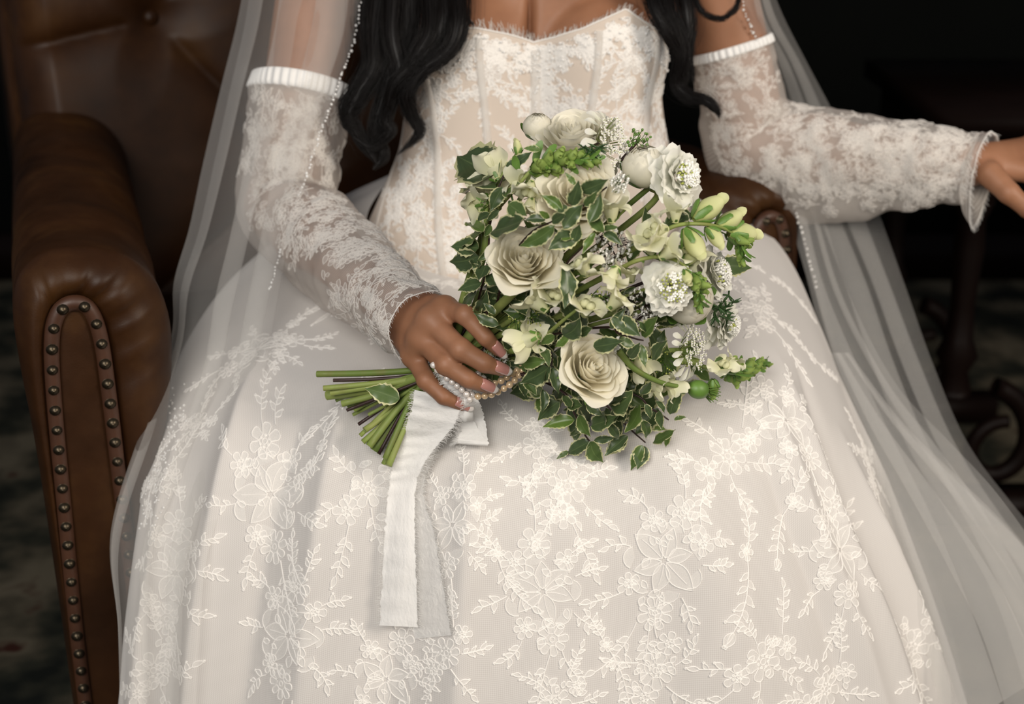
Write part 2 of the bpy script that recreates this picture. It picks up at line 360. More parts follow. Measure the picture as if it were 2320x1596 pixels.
# ------------------------------------------------------------------ the bride: body as one surface (distance field -> surface nets)
PER = empty('person', (0.02, 0.40, 0)); PINV = Matrix.Translation((-0.02, -0.40, 0))
tag(PER, 'bride in white lace gown and sheer veil, seated with a bouquet in one hand', 'person')
def child(o):                                    # parts are modelled in world coordinates
    o.matrix_parent_inverse = PINV; return o
H = 0.0024
class Field:
    def __init__(s, mn, mx):
        s.mn = np.array(mn); s.n = np.ceil((np.array(mx) - s.mn) / H).astype(int); s.D = np.full(s.n, 0.05, np.float32)
    def sub(s, lo, hi, pad):
        a = np.clip(np.floor((np.array(lo) - pad - s.mn) / H).astype(int), 0, s.n); b = np.clip(np.ceil((np.array(hi) + pad - s.mn) / H).astype(int), 0, s.n)
        g = [s.mn[k] + np.arange(a[k], b[k], dtype=np.float32) * H for k in range(3)]
        return tuple(slice(a[k], b[k]) for k in range(3)), g[0][:, None, None], g[1][None, :, None], g[2][None, None, :]
    def join(s, sl, d, k):
        c = s.D[sl]; h = np.clip(0.5 + 0.5 * (c - d) / k, 0, 1); s.D[sl] = c * (1 - h) + d * h - k * h * (1 - h)
    def cut(s, sl, d, k):
        c = s.D[sl]; h = np.clip(0.5 - 0.5 * (c + d) / k, 0, 1); s.D[sl] = c * (1 - h) - d * h + k * h * (1 - h)
    def ell(s, c, r, k=.02, cut=False, tilt=0.0):
        m = max(r); sl, X, Y, Z = s.sub(np.array(c) - m, np.array(c) + m, .05); X = X - c[0]; Y = Y - c[1]; Z = Z - c[2]
        if tilt: cs, sn = math.cos(tilt), math.sin(tilt); Y, Z = Y * cs + Z * sn, -Y * sn + Z * cs
        q = np.sqrt((X / r[0]) ** 2 + (Y / r[1]) ** 2 + (Z / r[2]) ** 2); q2 = np.sqrt((X / r[0] ** 2) ** 2 + (Y / r[1] ** 2) ** 2 + (Z / r[2] ** 2) ** 2)
        d = q * (q - 1) / np.maximum(q2, 1e-6); (s.cut if cut else s.join)(sl, d.astype(np.float32), k)
    def cone(s, a, b, ra, rb, k=.01, cut=False):
        a = np.array(a, float); b = np.array(b, float); m = max(ra, rb)
        sl, X, Y, Z = s.sub(np.minimum(a, b) - m, np.maximum(a, b) + m, .03); v = b - a
        t = np.clip(((X - a[0]) * v[0] + (Y - a[1]) * v[1] + (Z - a[2]) * v[2]) / (v @ v), 0, 1)
        d = np.sqrt((X - a[0] - t * v[0]) ** 2 + (Y - a[1] - t * v[1]) ** 2 + (Z - a[2] - t * v[2]) ** 2) - (ra + (rb - ra) * t)
        (s.cut if cut else s.join)(sl, d.astype(np.float32), k)
    def mesh(s):
        D = s.D; n = D.shape; ins = D < 0
        cells = np.zeros((n[0] - 1, n[1] - 1, n[2] - 1), np.uint8)
        for a in (0, 1):
            for b in (0, 1):
                for c in (0, 1): cells += ins[a:n[0] - 1 + a, b:n[1] - 1 + b, c:n[2] - 1 + c]
        act = (cells > 0) & (cells < 8); idx = np.full(act.shape, -1, np.int32); ids = np.argwhere(act); idx[act] = np.arange(len(ids))
        P = np.zeros((len(ids), 3)); cnt = np.zeros(len(ids)); cor = [(a, b, c) for a in (0, 1) for b in (0, 1) for c in (0, 1)]
        val = {c: D[ids[:, 0] + c[0], ids[:, 1] + c[1], ids[:, 2] + c[2]].astype(float) for c in cor}
        for p in cor:
            for ax in range(3):
                if p[ax] == 0:
                    q = tuple(1 if k == ax else p[k] for k in range(3)); va, vb = val[p], val[q]; x = (va < 0) != (vb < 0)
                    t = np.where(x, va / np.where(x, va - vb, 1), 0); pt = np.tile(np.array(p, float), (len(ids), 1)); pt[:, ax] = t
                    P += pt * x[:, None]; cnt += x
        P = (ids + P / cnt[:, None]) * H + s.mn; Fs = []
        for ax in range(3):
            u, v = (ax + 1) % 3, (ax + 2) % 3; lo = [slice(1, n[k] - 1) for k in range(3)]; lo[ax] = slice(0, n[ax] - 1)
            hi = list(lo); hi[ax] = slice(1, n[ax]); A = ins[tuple(lo)]; Bb = ins[tuple(hi)]; e = np.argwhere(A != Bb)
            o = np.array([1, 1, 1]); o[ax] = 0; e = e + o; fl = ins[e[:, 0], e[:, 1], e[:, 2]]
            def cid(du, dv):
                q = e.copy(); q[:, u] += du; q[:, v] += dv; return idx[q[:, 0], q[:, 1], q[:, 2]]
            q = np.stack([cid(-1, -1), cid(0, -1), cid(0, 0), cid(-1, 0)], 1); q[~fl] = q[~fl][:, ::-1]; Fs.append(q)
        return P, np.concatenate(Fs)
# joints of both arms
SHL, ELL, WRL = W(742, -140, .46), W(640, 470, .32), W(868, 672, .065)
SHR, ELR, WRR = W(1590, -150, .47), W(1712, 325, .44), W(2195, 372, .36)
FB = Field((-.42, -.13, .55), (.78, .60, 1.16))
CX = 0.03
FB.ell((CX, .455, .83), (.162, .105, .20), .03); FB.ell((CX, .46, .66), (.165, .115, .16), .05)
FB.ell((CX, .47, .97), (.165, .080, .10), .05); FB.cone((-.15, .475, 1.045), (.21, .475, 1.045), .048, .048, .05)
FB.cone((CX, .49, 1.0), (CX, .475, 1.15), .056, .052, .04)
for sx in (-1, 1): FB.ell((CX + sx * .0800, .392, .880), (.086, .066, .078), .022 if sx < 0 else .007)
FB.ell((CX - .008, .330, .940), (.0055, .050, .085), .012, True)
for a, b, c in ((SHL, ELL, WRL), (SHR, ELR, WRR)):
    FB.cone(a, b, .056, .044, .05); FB.cone(b, b + (c - b) * .3, .043, .043, .02); FB.cone(b + (c - b) * .3, c, .043, .027, .02)
def hand(F, wr, mcp, fin, thumb, rad, k=.006, palm=.0125):
    for p, r in mcp: F.cone(wr, p, .0215, r, .012)
    for i in range(len(mcp) - 1): F.cone(mcp[i][0], mcp[i + 1][0], mcp[i][1] * .95, mcp[i + 1][1] * .95, .010)
    for i in range(len(mcp) - 1): F.ell(mcp[i][0] * .44 + mcp[i + 1][0] * .44 + fin[i][0] * .06 + fin[i + 1][0] * .06, (.0105,) * 3, .006)
    for (p, r), ch, q in zip(mcp, fin, rad):
        pts = [p] + ch; F.cone(pts[0], pts[1], r * .93, q[0], k); F.cone(pts[1], pts[2], q[0], q[1], .0025); F.cone(pts[2], pts[3], q[1], q[2], .0025)
        F.ell(pts[1], (q[0] * 1.08,) * 3, .003)
    F.cone(thumb[0], thumb[1], .017, .0135, .012); F.cone(thumb[1], thumb[2], .0130, .0115, .005); F.cone(thumb[2], thumb[3], .0110, .0075, .004)
# the hand that grips the stems
L_MCP = [(W(1008, 700, -.050), .0122), (W(978, 728, -.060), .0130), (W(955, 768, -.058), .0122), (W(936, 806, -.050), .0110)]
L_FIN = [[W(1054, 714, -.080), W(1101, 766, -.089), W(1129, 795, -.084)], [W(1043, 792, -.094), W(1098, 824, -.100), W(1136, 838, -.092)],
         [W(1010, 826, -.092), W(1062, 860, -.098), W(1105, 878, -.090)], [W(966, 862, -.080), W(1005, 900, -.088), W(1050, 920, -.082)]]
L_RAD = [(.0098, .0086, .0064), (.0110, .0096, .0068), (.0106, .0092, .0066), (.0096, .0082, .0060)]
hand(FB, WRL, L_MCP, L_FIN, [W(930, 735, -.01), W(985, 775, .012), W(1035, 800, .012), W(1075, 815, .004)], L_RAD)
# the outstretched hand
R_MCP = [(W(2340, 392, .345), .0125), (W(2352, 366, .365), .0125), (W(2350, 342, .38), .012), (W(2338, 326, .395), .011)]
R_FIN = [[W(2400, 425, .325), W(2432, 470, .33), W(2440, 505, .34)], [W(2418, 395, .35), W(2452, 440, .355), W(2458, 482, .36)],
         [W(2412, 368, .37), W(2448, 412, .375), W(2455, 450, .38)], [W(2390, 350, .39), W(2420, 388, .395), W(2428, 420, .4)]]
hand(FB, WRR, R_MCP, R_FIN, [W(2243, 395, .325), W(2285, 437, .30), W(2330, 475, .29), W(2372, 505, .29)], L_RAD)
BV, BFc = FB.mesh()
body = child(raw('body', BV, BFc, M['skin'], PER)); BODY = BVHTree.FromPolygons(BV.tolist(), BFc.tolist())
# nails: long, almond, french tips
def nail(tip, dip, r, up, rd):
    d = nrm(tip - dip); z = nrm(up - d * np.dot(up, d)); x = np.cross(d, z); m = MB(); n = 9
    u = np.linspace(0, 1, 13); G = []; st = []; Ld = np.linalg.norm(tip - dip)
    for q in u:
        w = r * .86 * min(1, math.sqrt(max(0, 1 - ((q - .12) / .9) ** 4)) if q > .12 else .8 + q * 1.6)
        a = np.linspace(-1, 1, n)
        o_ = -.0120 + .0225 * q; lr = r + (rd - r) * np.clip(-o_ / Ld, 0, 1)
        G.append(tip + d * o_ + x * (w * a)[:, None] + z * (lr * .97 + .0006 + .0008 * math.sin(3.1 * q) - (a ** 2) * r * .50 - .0018 * q * q)[:, None])
    G = np.array(G); Fq = gridF(13, n); cut = np.repeat(np.arange(12), n - 1) >= 9
    m.V.append(G.reshape(-1, 3)); m.F = [tuple(f) for f in Fq]; m.M = [1 if c else 0 for c in cut]; m.A.append(np.zeros((13 * n, 3)))
    o = m.build('fingernail', [M['nail'], M['nail_tip']], body)
    s = o.modifiers.new('thickness', 'SOLIDIFY'); s.thickness = .0008; return o
for ch, q in zip(L_FIN, L_RAD):
    tocam = nrm(CAM - ch[2]); nail(ch[2], ch[1], q[2], nrm(tocam + np.array([.15, 0, .35])), q[1])

# ------------------------------------------------------------------ the bodice, shaped over the body
def neck_z(x):                                    # height of the neckline along x
    return np.interp(x, [-.16, -.10, -.055, -.02, CX - .005, .06, .10, .145, .19], [.880, .925, .926, .918, .906, .912, .925, .948, .90])
def body_r(a, z):                                 # distance from the torso's axis to its surface
    d = Vector((math.sin(a), -math.cos(a), 0)); h = BODY.ray_cast(Vector((CX, .45, z)), d)
    return h[3] if h[0] is not None else .1
na, nz = 150, 90; A_ = np.linspace(-2.0, 2.0, na); G = np.zeros((na, nz, 3)); zs = np.linspace(.84, .90, 5)
RB = np.array([max(min(body_r(a, z), .182) for z in zs) for a in A_]); RB = np.convolve(np.pad(RB, 9, mode='edge'), np.hanning(21)[1:-1] / np.hanning(21).sum(), 'same')[9:-9]
for i, a in enumerate(A_):
    zt = float(neck_z(CX + .165 * math.sin(a))) - .05 * max(0, abs(a) - 1.3)
    for j in range(nz):
        t = j / (nz - 1); z = zt * (1 - t) + .57 * t
        k = np.interp(z, [.60, .70, .78, .87, .91, .96], [1.02, .97, .96, 1.0, .985, .93]) + abs(math.sin(a)) ** 1.5 * np.interp(z, [.57, .64, .70, .76, .83], [.52, .42, .27, .10, 0])
        r = max(RB[i] * k + .004, min(body_r(a, z), .186) + .004); G[i, j] = (CX + math.sin(a) * r, .45 - math.cos(a) * r, z)
for _ in range(3): G[1:-1, 1:-1] = .5 * G[1:-1, 1:-1] + .125 * (G[2:, 1:-1] + G[:-2, 1:-1] + G[1:-1, 2:] + G[1:-1, :-2])
BG = G; lu = np.concatenate([np.zeros((1, nz)), np.cumsum(np.linalg.norm(np.diff(G, axis=0), axis=-1), 0)]); lv = np.concatenate([np.zeros((na, 1)), np.cumsum(np.linalg.norm(np.diff(G, axis=1), axis=-1), 1)], 1)
bodice = child(raw('bodice', G.reshape(-1, 3), gridF(na, nz), M['bodice'], PER, attrs={'st': np.stack([lu, lv, lu * 0], -1)})); bodice['label'] = 'boned nude-lined bodice edged with white lace'
BODICE = BVHTree.FromPolygons(G.reshape(-1, 3).tolist(), gridF(na, nz).tolist())

# ------------------------------------------------------------------ the skirt
def P_(l): return [W(*q) for q in l]
rows_px = [  # waist, seat, lap, knees, fall: left silhouette .. right silhouette
    [(800, 420, .46), (860, 470, .36), (1010, 545, .29), (1230, 590, .265), (1420, 530, .29), (1510, 430, .36), (1540, 385, .46)],
    [(735, 480, .47), (830, 565, .33), (1000, 690, .225), (1235, 735, .195), (1450, 660, .23), (1566, 485, .33), (1612, 428, .47)],
    [(545, 625, .35), (715, 690, .205), (955, 785, .115), (1235, 805, .10), (1490, 760, .115), (1680, 590, .24), (1765, 560, .36)],
    [(418, 800, .18), (600, 820, .10), (905, 880, .02), (1245, 890, .01), (1545, 870, .025), (1760, 740, .13), (1855, 740, .26)],
    [(350, 1000, .06), (540, 1010, -.01), (860, 1010, -.06), (1260, 1010, -.06), (1600, 1000, -.05), (1830, 950, .02), (1925, 930, .15)],
    [(318, 1200, -.01), (500, 1200, -.06), (840, 1190, -.105), (1280, 1190, -.12), (1660, 1190, -.10), (1900, 1180, -.04), (2022, 1185, .08)],
    [(290, 1420, -.05), (470, 1410, -.09), (830, 1400, -.135), (1290, 1400, -.15), (1710, 1400, -.13), (1980, 1400, -.07), (2105, 1410, .04)],
    [(268, 1640, -.08), (450, 1640, -.115), (820, 1640, -.165), (1300, 1640, -.18), (1750, 1640, -.155), (2040, 1640, -.09), (2180, 1640, .02)]]
CT = np.array([P_(r) for r in rows_px])
for q, a in enumerate((-1.75, -1.15, -.55, 0, .55, 1.15, 1.75)):    # the waist hugs the bodice, dipping to a point in front
    z = .700 - .105 * max(0, math.cos(a)) ** 1.1; i_ = int(np.argmin(np.abs(A_ - a))); j_ = int(np.argmin(np.abs(BG[i_, :, 2] - z)))
    CT[0, q] = BG[i_, j_] + nrm(BG[i_, j_] - np.array([CX, .45, z])) * .004
# (rows, columns, xyz)
CT = CT          # (8,7,3)
last = CT[-1]; drop = []
for f in (.5, 1.0):
    q = last.copy(); z = last[:, 2] * (1 - f) + .006 * f; dz = last[:, 2] - z
    q[:, 2] = z; q[:, 0] += dz * .28 * (q[:, 0] / .4); q[:, 1] -= dz * .16; drop.append(q)
CT = np.concatenate([CT, np.array(drop)])
nr = len(CT); lf = CT[:, 0].copy(); rt = CT[:, -1].copy(); add_l = []; add_r = []
vv = np.linspace(0, 1, nr)
for k in (1, 2):                                  # the sides go on round towards the back
    l = lf.copy(); l[:, 0] += (.012 if k == 1 else .06) * vv; l[:, 1] += (.05 + .03 * vv) * k; l[:, 2] -= .012 * k * (1 - vv); add_l.insert(0, l)
    r = rt.copy(); r[:, 0] -= (.004 if k == 1 else .03); r[:, 1] += (.05 + .03 * vv) * k; r[:, 2] -= .012 * k * (1 - vv); add_r.append(r)
CT = np.concatenate([np.stack(add_l, 1), CT, np.stack(add_r, 1)], 1); nc = CT.shape[1]
NU, NV = 420, 300
def eval_skirt(nu, nv):
    A = catmull(CT, np.linspace(0, nr - 1, nv)); B = catmull(np.swapaxes(A, 0, 1), np.linspace(0, nc - 1, nu)); return B   # (nu,nv,3)
S0 = eval_skirt(NU, NV)
du = np.gradient(S0, axis=0); dv = np.gradient(S0, axis=1); SN = nrm(np.cross(dv, du))
if SN[NU // 2, NV * 6 // 10, 1] > 0: SN = -SN
U = np.linspace(0, 1, NU)[:, None]; Vg = np.linspace(0, 1, NV)[None, :]
fold = np.zeros((NU, NV))
def ridge(u0, u1, w, amp, v0, v1, sharp=1.0):     # a fold that runs down the cloth from v0 to v1
    global fold
    c = u0 + (u1 - u0) * np.clip((Vg - v0) / max(1e-6, v1 - v0), 0, 1.3); e = np.clip((Vg - v0) / .12, 0, 1) * np.clip((v1 + .15 - Vg) / .15, 0, 1)
    ww = w * (.5 + .8 * Vg); fold = fold + amp * e * np.exp(-(np.abs(U - c) / ww) ** (1.4 * sharp))
for a in ((.30, .285, .014, .016, .28, 1.0), (.375, .36, .012, .012, .30, 1.0), (.425, .405, .018, -.014, .32, 1.0), (.455, .440, .012, .016, .40, 1.0), (.345, .325, .010, -.008, .35, .9),
          (.66, .70, .014, .012, .36, 1.0), (.685, .735, .012, .013, .34, 1.0), (.71, .765, .010, -.012, .36, 1.0), (.64, .665, .012, -.008, .40, 1.0), (.745, .80, .010, .016, .45, 1.1), (.52, .52, .03, -.008, .42, 1.0), (.58, .60, .03, .008, .45, 1.0),
          (.24, .225, .012, .010, .4, 1.0), (.27, .255, .010, -.008, .45, 1.0), (.83, .85, .012, .010, .4, 1.0)): ridge(*a)
fold += 0.004 * vnoise(np.stack([np.broadcast_to(U * 26, fold.shape), np.broadcast_to(Vg * 3.0, fold.shape), np.zeros_like(fold)], -1), 1.0) * np.clip((Vg - .2) / .3, 0, 1)
gather = np.clip(1 - Vg / .28, 0, 1) * 0.0012 * np.sin(U * 190 + 2 * np.sin(U * 37)) * np.clip(Vg / .05, 0, 1)
S = S0 + SN * (fold + gather)[..., None]
S[..., 2] = np.maximum(S[..., 2], 0.004)
lu = np.concatenate([np.zeros((1, NV)), np.cumsum(np.linalg.norm(np.diff(S, axis=0), axis=-1), 0)]); lv = np.concatenate([np.zeros((NU, 1)), np.cumsum(np.linalg.norm(np.diff(S, axis=1), axis=-1), 1)], 1)
lu = lu - lu[NU // 2:NU // 2 + 1]
SKF = gridF(NU, NV)
skirt = child(raw('skirt', S.reshape(-1, 3), SKF, M['skirt'], PER, attrs={'st': np.stack([lu, lv, lu * 0], -1)}))
skirt['label'] = 'full ivory net skirt with corded floral lace'
SKIRT = BVHTree.FromPolygons(S.reshape(-1, 3).tolist(), SKF.tolist())

# ------------------------------------------------------------------ the sleeves
def sleeve(path, rad, n_u, n_v, wr, droop=None, seed=0, cuff=None):
    t = np.linspace(0, len(path) - 1, n_u); C = catmull(path, t); r = catmull(np.array(rad), t); T, N, B = frames(C)
    a = np.linspace(0, 2 * math.pi, n_v, endpoint=False); D = np.cos(a)[None, :, None] * N[:, None] + np.sin(a)[None, :, None] * B[:, None]
    L = np.concatenate([[0], np.cumsum(np.linalg.norm(np.diff(C, axis=0), axis=1))])
    P = np.stack([np.broadcast_to(L[:, None] * 30, (n_u, n_v)), np.cos(a)[None] * 1.5 + 0 * L[:, None], np.sin(a)[None] * 1.5 + 0 * L[:, None]], -1)
    w = wr[0] * vnoise(P, 1.0, seed) + wr[1] * vnoise(P * np.array([2.6, 2.2, 2.2]), 1.0, seed + 3)
    env = np.clip(L / .03, 0.15, 1) * np.clip((L[-1] - L) / .03, .3, 1)
    if cuff is not None: w = w + cuff * np.clip((L - L[-1] + .035) / .035, 0, 1)[:, None] * (0.4 + .6 * np.sin(a * 7 + seed)[None])
    G = C[:, None] + D * (r[:, None] + w * env[:, None])[..., None]
    if droop is not None:
        dn = np.clip(-D[..., 2], 0, 1) ** 1.5; G[..., 2] -= dn * np.interp(np.linspace(0, 1, n_u), *droop)[:, None]
    lu = np.broadcast_to(L[:, None], (n_u, n_v)); lv = a[None] * r[:, None]
    return G, np.stack([lu, lv, lu * 0], -1), C, r
slL = SHL + (ELL - SHL) * .535; pL = [slL, SHL + (ELL - SHL) * .70, ELL + (SHL - ELL) * .15, ELL + (WRL - ELL) * .06 + [0, .0, .0], ELL + (WRL - ELL) * .33, ELL + (WRL - ELL) * .66, WRL, W(926, 718, .0), W(962, 744, -.038)]
GL, stL, CLc, rL = sleeve(pL, [.063, .064, .063, .062, .058, .052, .044, .041, .040], 170, 96, (.0055, .0022), ([0, .3, .6, 1], [0, .0, .010, 0]), 1, .004)
FL = gridF(170, 96, cv=True)
sleeveL = child(raw('sleeve', GL.reshape(-1, 3), FL, M['sleeve'], PER, attrs={'st': stL})); sleeveL['label'] = 'sheer lace sleeve over the arm that holds the bouquet'
slR = SHR + (ELR - SHR) * .52; pR = [slR, SHR + (ELR - SHR) * .75, ELR + (SHR - ELR) * .04, ELR + (WRR - ELR) * .2, ELR + (WRR - ELR) * .45, ELR + (WRR - ELR) * .75, WRR, W(2228, 378, .35)]
GR, stR, CRc, rR = sleeve(pR, [.052, .056, .062, .060, .056, .050, .043, .046], 180, 96, (.0055, .0024), ([0, .15, .3, .45, .6, .8, .9, 1], [.0, .024, .044, .046, .036, .010, .008, .034]), 5, .005)
FR = gridF(180, 96, cv=True)
sleeveR = child(raw('sleeve', GR.reshape(-1, 3), FR, M['sleeve'], PER, attrs={'st': stR})); sleeveR['label'] = 'sheer lace sleeve over the outstretched arm'
SLV_L = BVHTree.FromPolygons(GL.reshape(-1, 3).tolist(), FL.tolist()); SLV_R = BVHTree.FromPolygons(GR.reshape(-1, 3).tolist(), FR.tolist())
for G_, sl_, ra in ((GL, sleeveL, .0035), (GR, sleeveR, .0035)):   # satin-bound upper hems, gathered by elastic
    a = np.linspace(0, 2 * math.pi, 384, endpoint=False); C = G_[:9].mean(1); rows = []   # a narrow gathered satin band
    for q, (o, d) in enumerate(((0, .0005), (.5, .0030), (3, .0034), (6, .0032), (7.5, .0026), (8, .0003))):
        o = o * (1 if sl_ is sleeveL else .6); i0 = int(o); f = o - i0; ring = G_[i0] * (1 - f) + G_[min(i0 + 1, 8)] * f; rg_ = catmull(np.concatenate([ring, ring[:1]]), np.linspace(0, 96, 384, endpoint=False)); out = nrm(rg_ - rg_.mean(0))
        rows.append(rg_ + out * (d + .0011 * np.sin(a * 46 + 2 * np.sin(a * 5)) * (1 if 0 < q < 5 else 0))[:, None])
    raw('hem_binding', np.array(rows).reshape(-1, 3), gridF(6, 384, cv=True), M['satin'], sl_)

# ------------------------------------------------------------------ hair: long loose waves over both shoulders
HAIR = child(empty('hair', (0, 0, 0), 0, PER)); HAIR['label'] = 'long loose black wavy hair'
def lock(path, r0, r1, n, wave=.004, seed=0, flat=.5, tip=.15, nseg=44, rs=.00020):
    rg = np.random.default_rng(seed); C = catmull(np.array([W(*p) for p in path]), np.linspace(0, len(path) - 1, nseg)); T, N, B = frames(C)
    t = np.linspace(0, 1, nseg); Rr = (r1 + (r0 - r1) * (1 - t) ** 1.45) * np.clip((1.0 - t) / tip, 0.04, 1) ** .7
    view = nrm(C - CAM); X = nrm(np.cross(view, T)); Z = np.cross(T, X)
    m_V = []; m_F = []; off = 0; k = 3; ang = np.arange(k) * 2 * math.pi / k
    for i in range(n):
        q = math.sqrt(rg.random()); ph = rg.random() * 6.283; ox, oz = q * math.cos(ph), q * math.sin(ph) * flat
        le = .72 + .28 * rg.random() ** .6; a1, a2 = rg.random() * 6.28, rg.random() * 6.28; fq = 2.2 + rg.random() * 1.5
        w1 = wave * (.25 + .75 * t) * np.sin(t * fq * 6.28 + a1) * rg.uniform(.2, 1); w2 = wave * .6 * np.sin(t * fq * 5 + a2)
        fly = rg.random() < .06; sp = (2.0 if fly else 1.0)
        P = C + X * (ox * Rr * sp + w1 * .5)[:, None] + Z * (oz * Rr + w2 * .5)[:, None]
        ts = np.linspace(0, le, nseg); P = np.stack([np.interp(ts, t, P[:, c]) for c in range(3)], 1)
        Tn = nrm(np.gradient(P, axis=0)); Nn = nrm(np.cross(Tn, view)); Bn = np.cross(Tn, Nn); rr = rs * (1 if not fly else .6) * np.clip((1 - ts / le) / .1, .25, 1)
        V = P[:, None] + rr[:, None, None] * (np.cos(ang)[None, :, None] * Nn[:, None] + np.sin(ang)[None, :, None] * Bn[:, None])
        m_V.append(V.reshape(-1, 3)); m_F.append(gridF(nseg, k, cv=True) + off); off += nseg * k
    # the dense core of the lock
    a = np.arange(10) * 2 * math.pi / 10; V = C[:, None] + (Rr * .62)[:, None, None] * (np.cos(a)[None, :, None] * X[:, None] + flat * np.sin(a)[None, :, None] * Z[:, None])
    m_V.append(V.reshape(-1, 3)); m_F.append(gridF(nseg, 10, cv=True) + off)
    return raw('hair_lock', np.concatenate(m_V), np.concatenate(m_F), M['hair'], HAIR)
YF = .295
LK = [  # path in the photograph with depth, root and end radius, strands
    ([(930, -60, .36), (925, 60, .33), (895, 150, .31), (870, 230, .30), (850, 300, .29), (868, 350, .285), (845, 385, .28)], .035, .007, 150),
    ([(870, -60, .37), (855, 60, .335), (850, 150, .31), (815, 215, .30), (792, 262, .295), (815, 310, .29), (838, 345, .285), (855, 375, .28)], .034, .006, 170),
    ([(980, -60, .35), (985, 60, .31), (950, 130, .295), (918, 190, .29), (930, 255, .285), (950, 300, .28), (900, 352, .275)], .034, .006, 170),
    ([(1030, -60, .35), (1040, 40, .305), (1020, 110, .29), (960, 160, .285), (925, 215, .28), (938, 270, .28), (952, 315, .275)], .026, .005, 130),
    ([(900, -60, .36), (890, 70, .32), (905, 160, .30), (890, 215, .29), (875, 270, .285), (885, 300, .28), (845, 335, .28), (800, 310, .285)], .026, .004, 110),
    ([(840, -60, .38), (828, 50, .35), (838, 130, .33), (800, 200, .31), (775, 240, .30), (783, 285, .295), (798, 300, .29)], .024, .003, 80),
    ([(1000, -60, .35), (1012, 30, .315), (985, 100, .30), (935, 150, .29), (895, 190, .285), (880, 240, .285), (868, 300, .285), (832, 330, .285)], .026, .004, 110),
    ([(1045, -60, .36), (1048, 10, .33), (1062, 45, .32), (1075, 60, .315)], .003, .001, 14),
    ([(1500, -60, .36), (1505, 20, .33), (1530, 80, .315), (1545, 130, .31), (1535, 190, .31), (1560, 218, .30), (1600, 228, .29), (1625, 250, .285), (1630, 270, .285)], .028, .0045, 170),
    ([(1475, -60, .36), (1482, 10, .325), (1510, 70, .31), (1538, 120, .31), (1548, 170, .31), (1545, 220, .305)], .022, .006, 120),
    ([(1540, -60, .37), (1556, 20, .34), (1560, 80, .33), (1548, 140, .32), (1540, 200, .31), (1572, 226, .295)], .022, .004, 110),
    ([(1560, -40, .37), (1590, 25, .35), (1630, 42, .345), (1655, 30, .345), (1672, 5, .35), (1665, -40, .37)], .006, .003, 40),
    ([(1560, -40, .37), (1572, 60, .34), (1568, 140, .33), (1570, 190, .32)], .003, .001, 12)]
for i, (p, a, b, n) in enumerate(LK): lock(p, a * .74, b * .9, int(n * 2.0), .007, 100 + i)

# ------------------------------------------------------------------ the veil: sheer tulle falling in overlapping folds
def veil(rows, nfold, amp, ndep, nu=260, nv=120, seed=0, ph=0.0):
    A = catmull(np.array([[W(*p) for p in r] for r in rows]), np.linspace(0, len(rows) - 1, nv)); k = A.shape[1]
    v = np.linspace(0, 1, nv); rg = np.random.default_rng(seed); wob = rg.random(8)
    u = np.linspace(0, 1, nu)[:, None]; vv_ = v[None]
    f = u * nfold * 2 * math.pi + ph + .8 * np.sin(u * 7 + wob[0] * 6) + .35 * np.sin(vv_ * 3 + u * 5)
    am = np.interp(v, [0, .25, .6, 1], amp)[None]
    uu = np.clip(u + am * np.sin(f) / nfold, 0, 1); dep = np.interp(v, [0, .3, 1], ndep)[None] * np.cos(f)
    B = np.zeros((nu, nv, 3))
    for j in range(nv): B[:, j] = catmull(A[j], uu[:, j] * (k - 1))
    dn = nrm(CAM - B); B = B + dn * dep[..., None]
    lu = u * 1.2 + 0 * vv_; lv = np.concatenate([np.zeros((nu, 1)), np.cumsum(np.linalg.norm(np.diff(B, axis=1), axis=-1), 1)], 1)
    return B, np.stack([lu, lv, lu * 0], -1)
VE = child(empty('veil', (0, 0, 0), 0, PER)); VE['label'] = 'long sheer tulle veil with a beaded edge'
rowsL = [[(560, -70, .44), (610, -70, .40), (680, -70, .385), (750, -70, .375), (822, -70, .37)],
         [(535, 60, .42), (590, 60, .385), (660, 60, .365), (735, 60, .355), (803, 85, .35)],
         [(500, 200, .38), (555, 205, .345), (625, 210, .325), (690, 220, .315), (752, 230, .31)],
         [(458, 380, .32), (515, 385, .275), (580, 390, .25), (640, 390, .245), (700, 385, .245)],
         [(428, 520, .26), (480, 530, .215), (545, 545, .19), (605, 560, .185), (648, 580, .185)],
         [(392, 640, .19), (440, 660, .155), (510, 690, .13), (575, 700, .12), (622, 720, .12)],
         [(385, 760, .125), (420, 800, .095), (480, 840, .075), (540, 870, .065), (590, 890, .06)],
         [(320, 950, .04), (355, 1000, .02), (410, 1040, .002), (470, 1060, -.01), (530, 1070, -.02)],
         [(242, 1200, -.04), (285, 1230, -.05), (335, 1250, -.06), (400, 1260, -.075), (470, 1260, -.085)],
         [(262, 1420, -.075), (285, 1440, -.085), (330, 1450, -.095), (390, 1460, -.11), (450, 1460, -.12)],
         [(268, 1680, -.10), (290, 1690, -.11), (330, 1700, -.12), (385, 1700, -.13), (440, 1700, -.14)]]
G, st = veil(rowsL, 3.3, [.62, .60, .50, .36], [.008, .010, .012], seed=3)
vl = raw('veil_fall', G.reshape(-1, 3), gridF(G.shape[0], G.shape[1]), M['veil'], VE, attrs={'st': st})
VEDGE = catmull(np.array([W(x, y, d - .006) for x, y, d in [(822, -40, .365), (803, 85, .345), (752, 230, .305), (712, 345, .25), (688, 420, .232), (650, 520, .2), (630, 590, .18), (610, 660, .14)]]), np.linspace(0, 7, 150))
